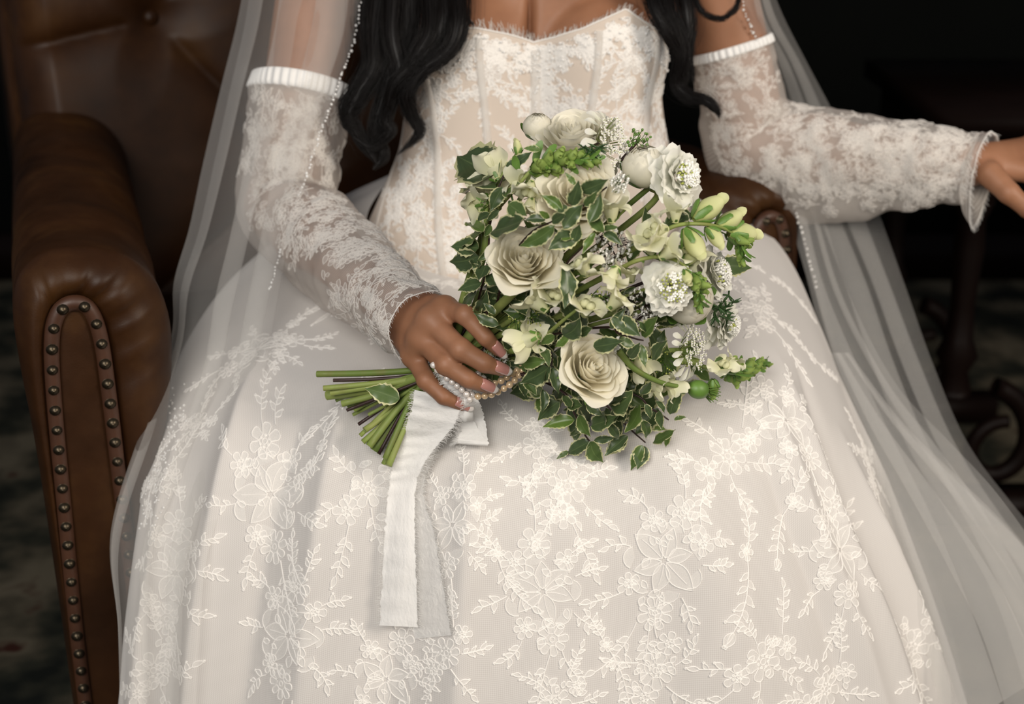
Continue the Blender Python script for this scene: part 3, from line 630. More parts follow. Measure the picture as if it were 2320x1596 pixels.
rowsR = [[(1672, -70, .40), (1690, -70, .405), (1705, -70, .42), (1722, -70, .43), (1735, -70, .45)],
         [(1690, 30, .41), (1710, 40, .415), (1730, 40, .43), (1750, 40, .44), (1772, 30, .46)],
         [(1722, 110, .42), (1750, 130, .46), (1785, 150, .48), (1810, 150, .49), (1830, 145, .50)],
         [(1750, 260, .52), (1790, 270, .52), (1830, 280, .52), (1865, 280, .52), (1895, 270, .52)],
         [(1778, 450, .46), (1820, 450, .45), (1875, 450, .45), (1925, 450, .46), (1978, 450, .47)],
         [(1830, 640, .34), (1880, 640, .34), (1950, 640, .35), (2000, 640, .37), (2048, 640, .39)],
         [(1880, 840, .25), (1940, 830, .25), (2010, 820, .27), (2070, 820, .30), (2112, 820, .32)],
         [(1950, 1030, .15), (2020, 1020, .16), (2090, 1010, .18), (2150, 1000, .22), (2190, 1000, .25)],
         [(2020, 1210, .07), (2110, 1190, .08), (2190, 1170, .10), (2250, 1160, .14), (2300, 1150, .18)],
         [(2090, 1420, .01), (2200, 1390, .02), (2300, 1350, .04), (2370, 1320, .08), (2430, 1300, .12)],
         [(2140, 1680, -.04), (2270, 1660, -.03), (2400, 1620, -.01), (2500, 1560, .03), (2560, 1520, .07)]]
G, st = veil(rowsR, 3.2, [.55, .55, .50, .42], [.006, .010, .018], seed=8, ph=1.0)
raw('veil_fall', G.reshape(-1, 3), gridF(G.shape[0], G.shape[1]), M['veil'], VE, attrs={'st': st})
rowsR2 = [[(1800, 470, .40), (1830, 480, .41), (1860, 470, .43)], [(1840, 640, .32), (1880, 660, .31), (1930, 680, .31)], [(1900, 860, .23), (1970, 850, .22), (2030, 870, .22)],
          [(1960, 1050, .14), (2060, 1010, .13), (2150, 1000, .13)], [(2030, 1240, .05), (2150, 1170, .05), (2260, 1120, .06)], [(2090, 1440, .0), (2230, 1340, .0), (2380, 1290, .02)], [(2140, 1680, -.05), (2320, 1560, -.05), (2500, 1480, -.04)]]
G, st = veil(rowsR2, 2.2, [.55, .55, .5, .45], [.004, .008, .016], 180, 100, seed=21)
raw('veil_fall', G.reshape(-1, 3), gridF(G.shape[0], G.shape[1]), M['veil'], VE, attrs={'st': st})
rowsR3 = [[(1880, 800, .22), (1900, 800, .22), (1930, 800, .23)], [(1930, 980, .15), (1990, 960, .14), (2050, 950, .15)], [(1985, 1150, .07), (2090, 1110, .06), (2190, 1080, .07)], [(2040, 1330, .01), (2190, 1270, .01), (2330, 1210, .02)], [(2100, 1500, -.03), (2270, 1420, -.03), (2440, 1360, -.02)], [(2140, 1700, -.07), (2340, 1620, -.07), (2540, 1540, -.06)]]
G, st = veil(rowsR3, 2.6, [.5, .5, .5, .45], [.004, .008, .016], 180, 100, seed=33, ph=2.0)
raw('veil_fall', G.reshape(-1, 3), gridF(G.shape[0], G.shape[1]), M['veil'], VE, attrs={'st': st})
VEDGE2 = catmull(np.array([W(x, y, d) for x, y, d in [(1674, -30, .395), (1692, 40, .40), (1722, 105, .41)]]), np.linspace(0, 2, 40))
VEDGE3 = catmull(np.array([W(x, y, d) for x, y, d in [(1800, 470, .395), (1826, 560, .355), (1852, 660, .31)]]), np.linspace(0, 2, 50))
def bead_line(curve, step, r, parent, name='bead_trim', jit=.0008, m=None):
    L = np.concatenate([[0], np.cumsum(np.linalg.norm(np.diff(curve, axis=0), axis=1))]); mb = m or MB()
    for d in np.arange(0, L[-1], step):
        p = np.array([np.interp(d, L, curve[:, c]) for c in range(3)]) + RNG.normal(0, jit, 3); rr = r * RNG.uniform(.6, 1.25)
        V, F = lathe([(.0001, rr), (rr * .75, rr * .66), (rr, 0), (rr * .75, -rr * .66), (.0001, -rr)], 6); mb.add(V + p, F)
    if m is None: o = mb.build(name, M['bead'], parent, False); tag(o, None, None, None, 'stuff'); return o
for c in (VEDGE, VEDGE2, VEDGE3): bead_line(c, .0050 if c is not VEDGE3 else .008, .0017, VE)

# ------------------------------------------------------------------ corded lace: raised threads and filled petals laid into the cloth
class Surf:                                       # a cloth grid one can draw on
    def __init__(s, G, cv=False):
        s.G = G; s.n, s.m = G.shape[:2]; s.cv = cv
        if cv: g = np.concatenate([G, G[:, :1]], 1)
        else: g = G
        a = np.gradient(g, axis=0); b = np.gradient(g, axis=1)
        if cv: b[:, 0] = b[:, -1] = .5 * (g[:, 1] - g[:, -2])
        s.g = g; s.N = nrm(np.cross(a, b)); s.a = a; s.b = b
        c = g.reshape(-1, 3); s.flat = c
    def sample(s, A, i, j):
        i = np.clip(i, 0, s.n - 1.001)
        j = np.mod(j, s.m) if s.cv else np.clip(j, 0, s.g.shape[1] - 1.001)
        i0 = i.astype(int); j0 = j.astype(int); f = (i - i0)[:, None]; h = (j - j0)[:, None]
        return (A[i0, j0] * (1 - f) + A[i0 + 1, j0] * f) * (1 - h) + (A[i0, j0 + 1] * (1 - f) + A[i0 + 1, j0 + 1] * f) * h
    def anchor(s, p, sgn, up):                     # nearest grid spot, and steps per metre along two cloth directions
        k = int(np.argmin(((s.flat - p) ** 2).sum(1))); i, j = divmod(k, s.g.shape[1]); i = min(max(i, 1), s.n - 2); jj = min(max(j, 1), s.g.shape[1] - 2)
        n = s.N[i, jj] * sgn; e2 = nrm(up - n * np.dot(up, n)); e1 = np.cross(e2, n); w = 3
        i0, i1 = max(i - w, 0), min(i + w, s.n - 1); j0, j1 = max(jj - w, 0), min(jj + w, s.g.shape[1] - 1)
        Jm = np.linalg.pinv(np.stack([(s.g[i1, jj] - s.g[i0, jj]) / (i1 - i0), (s.g[i, j1] - s.g[i, j0]) / (j1 - j0)], 1))
        return i, j, np.stack([Jm @ e1, Jm @ e2], 1)
class Lace:
    def __init__(s, seed): s.r = random.Random(seed); s.c = []; s.f = []
    def cord(s, P, w=1.0): s.c.append((np.asarray(P, float), w))
    def leaf(s, p, a, L, w=.42, fill=True, vein=False):
        t = np.linspace(0, 1, 9); h = L * w * .5 * np.sin(math.pi * t ** .85) ; d = np.array([math.cos(a), math.sin(a)]); q = np.array([-d[1], d[0]]); bend = s.r.uniform(-.12, .12) * L
        mid = p + d * (t * L)[:, None] + q * (bend * np.sin(math.pi * t))[:, None]; A = mid + q * h[:, None]; B = mid - q * h[:, None]
        poly = np.concatenate([A, B[::-1][1:-1]]); s.cord(np.concatenate([poly, poly[:1]]))
        if fill: s.f.append(poly)
        if vein: s.cord(mid[:7], .7)
        return mid[-1]
    def knot(s, p): 
        a = np.linspace(0, 6.28, 7); s.cord(p + .0012 * np.stack([np.cos(a), np.sin(a)], 1), 1.1)
    def sprig(s, p, a, L, n=5, size=.016):
        t = np.linspace(0, 1, 12); cv = s.r.uniform(-.9, .9); an = a + cv * (t - .3); st = L / 11
        P = p + np.concatenate([[[0, 0]], np.cumsum(np.stack([np.cos(an), np.sin(an)], 1)[:-1] * st, 0)]); s.cord(P, 1.15)
        for i in range(n):
            k = min(11, 3 + int(i * 8 / max(1, n - 1))); sd = 1 if i % 2 else -1
            if k >= 10: e = s.leaf(P[11], an[11] + s.r.uniform(-.2, .2), size, .45)
            else: e = s.leaf(P[k], an[k] + sd * s.r.uniform(.6, 1.0), size * s.r.uniform(.7, 1.05), .5)
            s.knot(e)
    def flower(s, p, r, n=6, a0=0.0):
        for i in range(n):
            a = a0 + i * 2 * math.pi / n; w = 2 * math.pi / n * .5; u = np.linspace(-1, 1, 9)
            an = a + u * w * .92; rr = r * (.38 + .62 * (1 - np.abs(u) ** 3.2) ** .6) * s.r.uniform(.9, 1.05)
            poly = p + np.stack([rr * np.cos(an), rr * np.sin(an)], 1); s.cord(np.concatenate([poly, poly[:1]])); s.f.append(np.concatenate([[p], poly]))
            if n < 8: s.knot(p + r * .30 * np.array([math.cos(a), math.sin(a)]))
        th = np.linspace(0, 6.28, 11); s.cord(p + .16 * r * np.stack([np.cos(th), np.sin(th)], 1))
    def peony(s, p, r, a0=0.0):
        for i in range(6):
            a = a0 + i * 1.05 + s.r.uniform(-.15, .15); L = r * s.r.uniform(.75, 1.1); s.leaf(p + .08 * r * np.array([math.cos(a), math.sin(a)]), a, L, .55, True, True)
        for i in range(7):
            a = a0 + .5 + i * .9; q = p + r * .85 * np.array([math.cos(a), math.sin(a)]); t = np.linspace(-1.3, 1.3, 7); s.cord(q + r * .33 * np.stack([np.cos(a + t), np.sin(a + t)], 1))
            s.f.append(np.concatenate([[q], q + r * .33 * np.stack([np.cos(a + t), np.sin(a + t)], 1)]))
    def build(s, surf, p, sgn, up, rot, scale, parent, wid=.00066, name='lace_motif', lift=.0006, fillm=None, cordm=None):
        i, j, Jm = surf.anchor(p, sgn, up); cr, sr = math.cos(rot), math.sin(rot); Rm = np.array([[cr, -sr], [sr, cr]]) * scale
        V = []; F = []; mi = []; off = 0
        for P, w in s.c:
            q = (P @ Rm.T) @ Jm.T; ii = i + q[:, 0]; jj = j + q[:, 1]
            if not surf.cv and (ii.max() > surf.n - 2 or ii.min() < 1 or jj.max() > surf.m - 2 or jj.min() < 1): continue
            X = surf.sample(surf.g, ii, jj); N = nrm(surf.sample(surf.N, ii, jj)) * sgn; T = nrm(np.gradient(X, axis=0)); S_ = np.cross(N, T) * (wid * w)
            n = len(X); V.append(np.stack([X - S_ + N * lift * .5, X + N * (lift + wid * 1.1 * w), X + S_ + N * lift * .5], 1).reshape(-1, 3))
            f = gridF(n, 3) + off; F += f.tolist(); mi += [0] * len(f); off += n * 3
        for P in s.f:
            q = (P @ Rm.T) @ Jm.T; ii = i + q[:, 0]; jj = j + q[:, 1]
            if not surf.cv and (ii.max() > surf.n - 2 or ii.min() < 1 or jj.max() > surf.m - 2 or jj.min() < 1): continue
            c = np.array([[ii.mean(), jj.mean()]]); ii = np.append(ii, c[0, 0]); jj = np.append(jj, c[0, 1])
            X = surf.sample(surf.g, ii, jj) + nrm(surf.sample(surf.N, ii, jj)) * sgn * lift * .8; n = len(X) - 1
            V.append(X); F += [[off + k, off + (k + 1) % n, off + n] for k in range(n)]; mi += [1] * n; off += n + 1
        if not V: return None
        return raw(name, np.concatenate(V), F, [cordm or M['cord'], fillm or M['lace_fill']], parent, True, None, mi)
def motif(kind, seed):
    l = Lace(seed); u = l.r.uniform; z = np.array
    if kind == 'A':                                # large spray: open bloom, round flowers, leafy ends
        l.peony(z([.0, -.005]), .040, u(0, 6)); l.flower(z([u(-.005, .012), .055]), .021, 6, u(0, 1)); l.flower(z([-.030, .035]), .015, 6); l.flower(z([.034, .030]), .014, 5)
        l.flower(z([u(-.01, .015), -.062]), .019, 8); l.flower(z([-.026, -.045]), .013, 6)
        for a, p, L, n in ((1.75, (.0, .072), .055, 7), (1.25, (.018, .070), .035, 5), (2.5, (-.04, .045), .03, 5), (3.3, (-.042, -.005), .028, 4), (.3, (.042, .008), .03, 5), (.7, (.042, .038), .024, 4),
                           (4.5, (0, -.078), .060, 7), (5.0, (.014, -.075), .040, 5), (3.9, (-.030, -.058), .032, 5), (5.7, (.034, -.035), .03, 5)): l.sprig(z(p), a + u(-.25, .25), L * u(.8, 1.15), n, .0125)
        for _ in range(16): a = u(0, 6.28); q = u(.018, .05); l.leaf(z([math.cos(a) * q * .8, math.sin(a) * q * 1.25]), u(0, 6.28), u(.009, .016), .6)
    elif kind == 'B':
        l.flower(z([0, .0]), .022, 7, u(0, 1)); l.flower(z([.024, .026]), .014, 6); l.flower(z([-.020, -.026]), .015, 6)
        for a, p, L, n in ((1.6, (.012, .036), .050, 6), (2.6, (-.016, .014), .034, 5), (.2, (.022, .0), .034, 5), (4.4, (-.016, -.038), .055, 7), (5.2, (.006, -.02), .04, 5), (3.5, (-.03, -.02), .026, 4)): l.sprig(z(p), a + u(-.3, .3), L * u(.8, 1.2), n, .0125)
        for _ in range(10): a = u(0, 6.28); q = u(.012, .034); l.leaf(z([math.cos(a) * q, math.sin(a) * q]), u(0, 6.28), u(.008, .014), .6)
    elif kind == 'C': l.sprig(z([0, 0]), u(0, .5) + 4.5, .075, 9, .014); l.sprig(z([0, 0]), 1.6 + u(-.4, .4), .04, 6, .012); l.flower(z([0, 0]), .009, 5)
    elif kind == 'D':                              # dense small-scale lace for the sleeves and the neckline
        for _ in range(4): l.flower(z([u(-.018, .018), u(-.02, .02)]), u(.007, .011), l.r.choice((5, 6, 7)), u(0, 1))
        for _ in range(7): l.sprig(z([u(-.018, .018), u(-.02, .02)]), u(0, 6.28), u(.016, .028), 5, .008)
        for _ in range(16): l.leaf(z([u(-.024, .024), u(-.026, .026)]), u(0, 6.28), u(.006, .010), .6)
    elif kind == 'E':                              # lighter all-over lace
        for _ in range(3): l.flower(z([u(-.022, .022), u(-.024, .024)]), u(.006, .010), l.r.choice((5, 6)), u(0, 1))
        for _ in range(6): l.sprig(z([u(-.02, .02), u(-.022, .022)]), u(0, 6.28), u(.018, .032), 5, .0085)
        for _ in range(6): l.leaf(z([u(-.026, .026), u(-.028, .028)]), u(0, 6.28), u(.006, .010), .6)
    return l
UPZ = np.array([0, 0, 1.0])
SK = Surf(S); SKs = 1.0 if SK.N[NU // 2, NV * 6 // 10, 1] < 0 else -1.0
def hit(tree, px, py):
    d = ray(px, py); h = tree.ray_cast(Vector(CAM), Vector(d)); return None if h[0] is None else np.array(h[0])
LACE = [(1225, 1330, 'A', .1, .88), (1505, 1265, 'A', -.35, .92), (1285, 1105, 'B', .4, .95), (1650, 1035, 'B', -.5, 1.0), (1775, 945, 'A', -.3, .80), (1900, 1235, 'A', -.4, .85), (2065, 1470, 'B', -.1, 1.1),
        (615, 1110, 'A', .2, .95), (590, 790, 'A', -.2, .72), (400, 1290, 'A', -.15, .90), (655, 1430, 'A', .1, .92), (880, 1530, 'A', -.2, .75), (1025, 1180, 'A', .1, .72), (1480, 1520, 'B', .3, .95), (1730, 1500, 'B', -.6, 1.0),
        (1870, 1560, 'B', -.5, .9), (1800, 1140, 'C', -.7, 1.0), (835, 1110, 'B', -.1, .95), (345, 1520, 'B', 0, 1.0), (800, 880, 'C', .2, 1.0), (1965, 1050, 'B', -.2, .9), (1715, 700, 'B', .3, .85), (1650, 590, 'B', -.4, .75),
        (1215, 1010, 'B', .9, .8), (1015, 1480, 'B', .2, .8), (1130, 1255, 'C', .2, .9), (1375, 1465, 'C', .1, .9), (450, 960, 'B', -.4, .6), (1840, 810, 'C', .5, .9), (1690, 1250, 'C', -.4, 1.1), (1260, 1590, 'B', -.2, .8), (350, 1090, 'B', -.2, .7), (880, 740, 'B', .1, .7), (905, 600, 'B', .6, .75), (830, 560, 'C', .5, .8), (985, 720, 'C', .8, .8), (1790, 660, 'C', .3, .8), (665, 735, 'C', .2, 1.0), (730, 1010, 'C', .1, .9)]
for k, (px, py, kd, ro, sc_) in enumerate(LACE):
    p = hit(SKIRT, px, py)
    if p is not None: motif(kd, 500 + k).build(SK, p, SKs, UPZ, ro, sc_, skirt)
# sleeves
for G_, tree, par, lst, up in ((GL, SLV_L, sleeveL, [(600, 250), (690, 260), (640, 330), (730, 320), (590, 390), (680, 400), (760, 400), (610, 460), (720, 450), (660, 520), (770, 520), (720, 580), (830, 570), (790, 640), (880, 630), (860, 700), (930, 680), (830, 720), (905, 760), (760, 470), (960, 700), (600, 320), (700, 500), (840, 520), (940, 640), (980, 672), (900, 590)], W(600, 300, .3) - W(900, 600, .1)),
                             (GR, SLV_R, sleeveR, [(1620, 160), (1690, 150), (1600, 230), (1700, 230), (1770, 260), (1630, 300), (1720, 320), (1800, 320), (1860, 290), (1690, 390), (1780, 400), (1870, 380), (1940, 300), (1960, 360), (2030, 300), (2050, 370), (2110, 300), (2130, 380), (2180, 310), (2190, 400), (1960, 430), (2060, 420), (1880, 430), (1580, 300), (2150, 340), (2080, 330), (2000, 330), (1900, 330), (2100, 410)], W(1700, 200, .4) - W(2100, 350, .4))):
    sf = Surf(G_, True)
    for k, (px, py) in enumerate(lst):
        p = hit(tree, px, py)
        if p is None: continue
        kk = int(np.argmin(((sf.flat - p) ** 2).sum(1))); i, j = divmod(kk, sf.g.shape[1]); n = sf.N[i, j]; sg = 1.0 if np.dot(n, p - G_[i].mean(0)) > 0 else -1.0
        motif('E', 900 + k).build(sf, p, sg, up, R.uniform(0, 6), R.uniform(1.15, 1.5), par, .00034, fillm=M['lace_fill_thin'], cordm=M['cord_thin'])
    # eyelash edge of the cuff
    ring = sf.g[-1]; Lr = np.linalg.norm(np.diff(ring, axis=0), axis=1).sum(); ax = nrm(sf.g[-1].mean(0) - sf.g[-6].mean(0)); m = MB()
    t = np.linspace(0, len(ring) - 1, 300); V, F = tube(catmull(ring, t), .0006, 5, False); m.add(V, F)
    for q in np.arange(0, 300, 1.6):
        p = catmull(ring, [q / 299 * (len(ring) - 1)])[0]; o = nrm(p - ring.mean(0)); d = nrm(ax + o * R.uniform(-.1, .5) + np.array([R.uniform(-.3, .3), R.uniform(-.3, .3), R.uniform(-.3, .3)]))
        L = R.uniform(.003, .008); c = np.array([p, p + d * L * .5, p + d * L + np.array([0, 0, -.0015])]); V, F = tube(c, [.0003, .00025, .00012], 3, False); m.add(V, F)
    tag(m.build('cuff_fringe', M['cord'], par), None, None, None, 'stuff')
# bodice: bones, neckline lace, centre busk with beads, eyelash edge
BS = Surf(BG); bsg = 1.0 if BS.N[na // 2, 30, 1] < 0 else -1.0
def bstrip(a0, a1, z0, z1, w, name, mat=None):
    n = 40; i = np.linspace(np.interp(a0, A_, np.arange(na)), np.interp(a1, A_, np.arange(na)), n); j = np.linspace(z0, z1, n) * (nz - 1)
    X = BS.sample(BS.g, i, j); N = nrm(BS.sample(BS.N, i, j)) * bsg; T = nrm(np.gradient(X, axis=0)); S_ = np.cross(N, T)
    rows = [X + S_ * (w * o) + N * h for o, h in ((-1, .0005), (-.8, .0022), (0, .0028), (.8, .0022), (1, .0005))]
    return raw(name, np.stack(rows, 0).reshape(-1, 3), gridF(5, n), mat or M['bone'], bodice)
M['bone'] = cloth('white boning channel', (0.86, 0.82, 0.77), .1, .7, .55)
for a0, a1 in ((-.95, -.62), (-.52, -.36), (.56, .40), (1.02, .72), (-1.4, -1.0), (1.45, 1.1)): bstrip(a0, a1, .03, .97, .0052, 'boning_strip')
bk = bstrip(.0, .0, .03, .36, .0075, 'centre_strip')
for k in range(30):                                # a band of blossoms along the neckline
    a = -1.35 + 2.7 * k / 29; i = int(np.interp(a, A_, np.arange(na))); l = Lace(1300 + k); u = l.r.uniform
    for q in range(3): l.flower(np.array([u(-.010, .010), u(-.010, .006)]), u(.0055, .0085), 5, u(0, 1))
    for q in range(2): l.sprig(np.array([u(-.008, .008), -.006]), 4.7 + u(-.7, .7), u(.012, .026), 5, .0085)
    l.build(BS, BG[i, 4], bsg, UPZ, 0, 1.0, bodice, .00075)
for k, (px, py, kd, s_, ro) in enumerate([(1105, 165, 'B', .80, .2), (990, 200, 'B', .75, -.3), (985, 290, 'B', .65, .5), (1300, 235, 'B', .60, -.5), (1215, 245, 'D', .9, 0), (1432, 135, 'B', .85, .4), (1475, 215, 'B', .7, -.2), (1400, 215, 'C', .8, .2), (1440, 285, 'C', .8, -.4), (1165, 225, 'C', .8, .9), (1160, 330, 'C', .7, .5),
                                      (960, 390, 'B', .8, .3), (905, 440, 'B', .8, .8), (860, 420, 'C', .9, .2), (1000, 460, 'C', .9, .4), (940, 510, 'B', .7, .6), (1045, 560, 'B', .8, .3), (1020, 610, 'C', .8, .9), (1040, 430, 'C', .8, 0), (1225, 150, 'D', .55, 0), (1228, 185, 'D', .5, 0), (1228, 215, 'D', .5, 0), (1490, 320, 'B', .7, 0), (880, 490, 'C', .8, .5)]):
    p = hit(BODICE, px, py)
    if p is not None: motif(kd, 1500 + k).build(BS, p, bsg, UPZ, ro, s_, bodice, .00062)
m = MB(); tp = BG[:, 0]; ii = np.linspace(np.interp(-1.35, A_, np.arange(na)), np.interp(1.35, A_, np.arange(na)), 420); C = catmull(tp, ii)
V, F = tube(C, .0011, 6, False); m.add(V, F)
for q in range(420):
    if R.random() < .6:
        p = C[q]; o = nrm(np.array([p[0] - CX, p[1] - .45, 0])); L = R.uniform(.005, .012) * (1.5 if p[0] < CX else .9); sd = .45 * math.sin(q * .9) + R.uniform(-.2, .2)
        d = nrm(o * .35 + UPZ + np.array([sd, 0, 0])); c = np.array([p, p + d * L * .6, p + d * L + o * .002]); V, F = tube(c, [.00042, .00036, .00022], 3, False); m.add(V, F)
tag(m.build('neckline_fringe', M['cord'], bodice), None, None, None, 'stuff')
m = MB()
for _ in range(260):
    if R.random() < .7: i = R.uniform(np.interp(-1.25, A_, np.arange(na)), np.interp(1.25, A_, np.arange(na))); j = R.uniform(1, 12)
    else: i = na / 2 + R.gauss(0, 1.1); j = R.uniform(2, 44)
    p = BS.sample(BS.g, np.array([i]), np.array([j]))[0]; n = BS.sample(BS.N, np.array([i]), np.array([j]))[0] * bsg; r = R.uniform(.0008, .0017)
    V, F = lathe([(.0001, r), (r * .75, r * .6), (r, 0), (r * .7, -r * .7), (.0001, -r)], 6); m.add(V + p + n * .0028, F)
tag(m.build('bead_embroidery', M['bead'], bodice, False), None, None, None, 'stuff')
# beads strewn along the left fold of the skirt
m = MB()
for _ in range(130):
    t = R.random(); p = hit(SKIRT, 330 + 70 * t + R.gauss(0, 16), 1180 - 270 * t + R.gauss(0, 25))
    if p is None: continue
    r = R.uniform(.0010, .0018); V, F = lathe([(.0001, r), (r * .75, r * .6), (r, 0), (r * .7, -r * .7), (.0001, -r)], 6); m.add(V + p + nrm(CAM - p) * .001, F)
tag(m.build('bead_embroidery', M['bead'], skirt, False), None, None, None, 'stuff')

# ------------------------------------------------------------------ the bouquet
def leafmat():
    t = NT('variegated leaf'); vec, u, v, w = t.attr('st'); n = t.noise(9.0, 3.0, .6, vec); oi = t.n('ShaderNodeObjectInfo').outputs['Random']
    e = t.math('ADD', t.math('ABSOLUTE', v), t.math('MULTIPLY_ADD', n, .55, -.27)); mk = t.ramp(e, [(.80, (0, 0, 0)), (.86, (1, 1, 1))])
    g = t.mix(n, (.038, .066, .030), (.085, .126, .050)); g = t.mix(t.math('MULTIPLY', t.math('POWER', oi, 3.0), .7), g, (.13, .22, .035))
    rib = t.ramp(t.math('ABSOLUTE', v), [(.0, (1, 1, 1)), (.07, (0, 0, 0))]); g = t.mix(t.math('MULTIPLY', rib, .4), g, (.20, .27, .10))
    c = t.mix(mk, g, (.56, .55, .30)); p = t.bsdf(c, .32, Specular_IOR_Level=.4); tl = t.n('ShaderNodeBsdfTranslucent'); t.l(c, tl.inputs[0])
    mx = t.n('ShaderNodeMixShader'); mx.inputs[0].default_value = .12; t.l(p, mx.inputs[1]); t.l(tl.outputs[0], mx.inputs[2]); return t.done(mx.outputs[0])
M['leaf'] = leafmat()
def petalmat(name, c0, c1, base, trans=.28, nz=6.0):
    # c0 at the foot of the petal, c1 at its rim (st.x), veins along it
    t = NT(name); vec, u, v, w = t.attr('st'); n = t.noise(nz, 3.0, .6, vec)
    c = t.mix(t.math('POWER', u, .7), c0, c1); c = t.mix(t.math('MULTIPLY', n, .35), c, base); return t.done(t.thin(c, .55, trans, None, Specular_IOR_Level=.25))
M['rose'] = petalmat('cream rose petal', (.94, .82, .50), (.95, .92, .80), (.95, .89, .68), .44)
M['ranun'] = petalmat('ivory ranunculus petal', (.80, .75, .46), (.93, .90, .79), (.91, .85, .70), .4)
M['white_petal'] = petalmat('white petal', (.80, .81, .58), (.92, .91, .85), (.90, .89, .79), .38)
M['snap'] = petalmat('pale snapdragon petal', (.66, .68, .28), (.87, .85, .68), (.83, .81, .55), .30)
M['bud'] = petalmat('green bud', (.11, .21, .035), (.30, .40, .10), (.22, .32, .07), .2)
M['snapbud'] = petalmat('yellow green bud', (.42, .50, .13), (.78, .77, .46), (.66, .68, .28), .25)
M['green'] = plain('fresh green', (.105, .205, .035), .45, .35, 40)
M['green_dark'] = plain('deep green', (.035, .085, .022), .45, .35, 40)
def stemmat():
    t = NT('green stem'); n = t.noise(35.0, 4.0); r_ = t.n('ShaderNodeObjectInfo').outputs['Random']; c = t.mix(r_, (.125, .185, .040), (.280, .335, .095)); c = t.mix(t.math('MULTIPLY', t.ramp(n, [(.5, (0, 0, 0)), (.7, (1, 1, 1))]), .45), c, (.20, .16, .06))
    p = t.bsdf(c, .5, Specular_IOR_Level=.3); t.l(t.bump(n, .3, .002), p.node.inputs['Normal']); return t.done(p)
M['stem'] = stemmat()
M['stem_dark'] = plain('dark woody stem', (.030, .012, .010), .5, .4, 60)
M['pulp'] = plain('cut stem end', (.50, .52, .27), .7, .2, 200)
M['anther'] = plain('green yellow florets', (.42, .46, .10), .6, .3, 300)
M['blossom'] = plain('white blossom', (.84, .83, .78), .7)
BP = W(1010, 842, -.048)
BQ = empty('bouquet', BP); tag(BQ, 'bouquet of cream roses, pale snapdragons and variegated leaves resting on the white skirt', 'bouquet')
def bq(name, loc, B=None, s=1.0, data=None, parent=None):
    o = link(name, data, parent or BQ); return place(o, np.asarray(loc) - BP if parent is None else loc, B, s)
def surfy(px, py, off=0.0):                       # depth of the bouquet's dome, kept in front of the lap
    r = math.hypot((px - 1370) / 340.0, (py - 660) / 400.0); y = .035 - .165 * math.sqrt(max(0, 1 - min(1, r / 1.1) ** 2)) + off
    h = hit(SKIRT, px, py)
    return min(y, h[1] - .012) if h is not None else y
def AT(px, py, off=0.0): return W(px, py, surfy(px, py, off))
TOC = -FWD; RT = np.array([1.0, 0, 0])
def axis(ax, ay, az=1.0): return nrm(RT * ax + UPV * ay + TOC * az)   # right, up, towards the viewer
STEMS = []
# --- leaves
def leaf_mesh(seed, w=.5):
    rg = random.Random(seed); n, m_ = 15, 9; t = np.linspace(0, 1, n); s_ = np.linspace(-1, 1, m_)
    h = w * .5 * np.sin(math.pi * np.clip(t, 0, 1) ** rg.uniform(.70, .85)) ** (.75 + .5 * t) + .004; ph = rg.uniform(0, 6); G = np.zeros((n, m_, 3)); st = np.zeros((n, m_, 3)); bend = rg.uniform(-.25, .30); fold = rg.uniform(.1, .45); wv = rg.uniform(.025, .06); sw = rg.uniform(-.10, .10)
    for i in range(n):
        ser = 1 + .085 * ((i % 2) * 2 - 1) * (1 if .25 < t[i] < .93 else 0)
        for j in range(m_):
            a = s_[j]; e = abs(a); hh = h[i] * (ser if e > .9 else 1)
            G[i, j] = (t[i], a * hh + sw * math.sin(math.pi * t[i]), e * hh * fold + wv * math.sin(t[i] * 14 + ph + (0 if a > 0 else 2)) * e * e - bend * t[i] ** 2); st[i, j] = (t[i] * .6 + seed * 3.1, a, 0)
    return raw('', G.reshape(-1, 3), gridF(n, m_), M['leaf'], attrs={'st': st})
LM = [leaf_mesh(k, .40 + .035 * (k % 5)) for k in range(12)]
def add_leaf(par, pl, base, tip, k=None, tilt=None):
    d = (tip - base) * 1.18; L = np.linalg.norm(d); x = d / L; up = nrm(nrm(CAM - base) + np.array([R.uniform(-.55, .55), 0, R.uniform(-.15, .7)]) if tilt is None else tilt)
    z = nrm(up - x * np.dot(up, x)); y = np.cross(z, x); o = link('leaf', LM[R.randrange(12) if k is None else k], par)
    return place(o, base - pl, np.stack([x, y, z], 1), (L, L * R.uniform(.9, 1.25), L))
def stem_obj(par, pl, pts, r, mat, name='stem', k=8):
    pts = np.array(pts); C = catmull(pts, np.linspace(0, len(pts) - 1, 8 * len(pts))); rr = np.broadcast_to(np.asarray(r, float), (len(r),)) if hasattr(r, '__len__') else np.array([r, r])
    rad = np.interp(np.linspace(0, 1, len(C)), np.linspace(0, 1, len(rr)), rr); V, F = tube(C - pl, rad, k); return raw(name, V, F, mat, par)
def c7(x, y): return 1000 + x / 3.395, 230 + y / 3.395
def c9(x, y): return 1020 + x / 3.6275, 640 + y / 3.6275
def c10(x, y): return 1350 + x / 3.3256, 600 + y / 3.3256
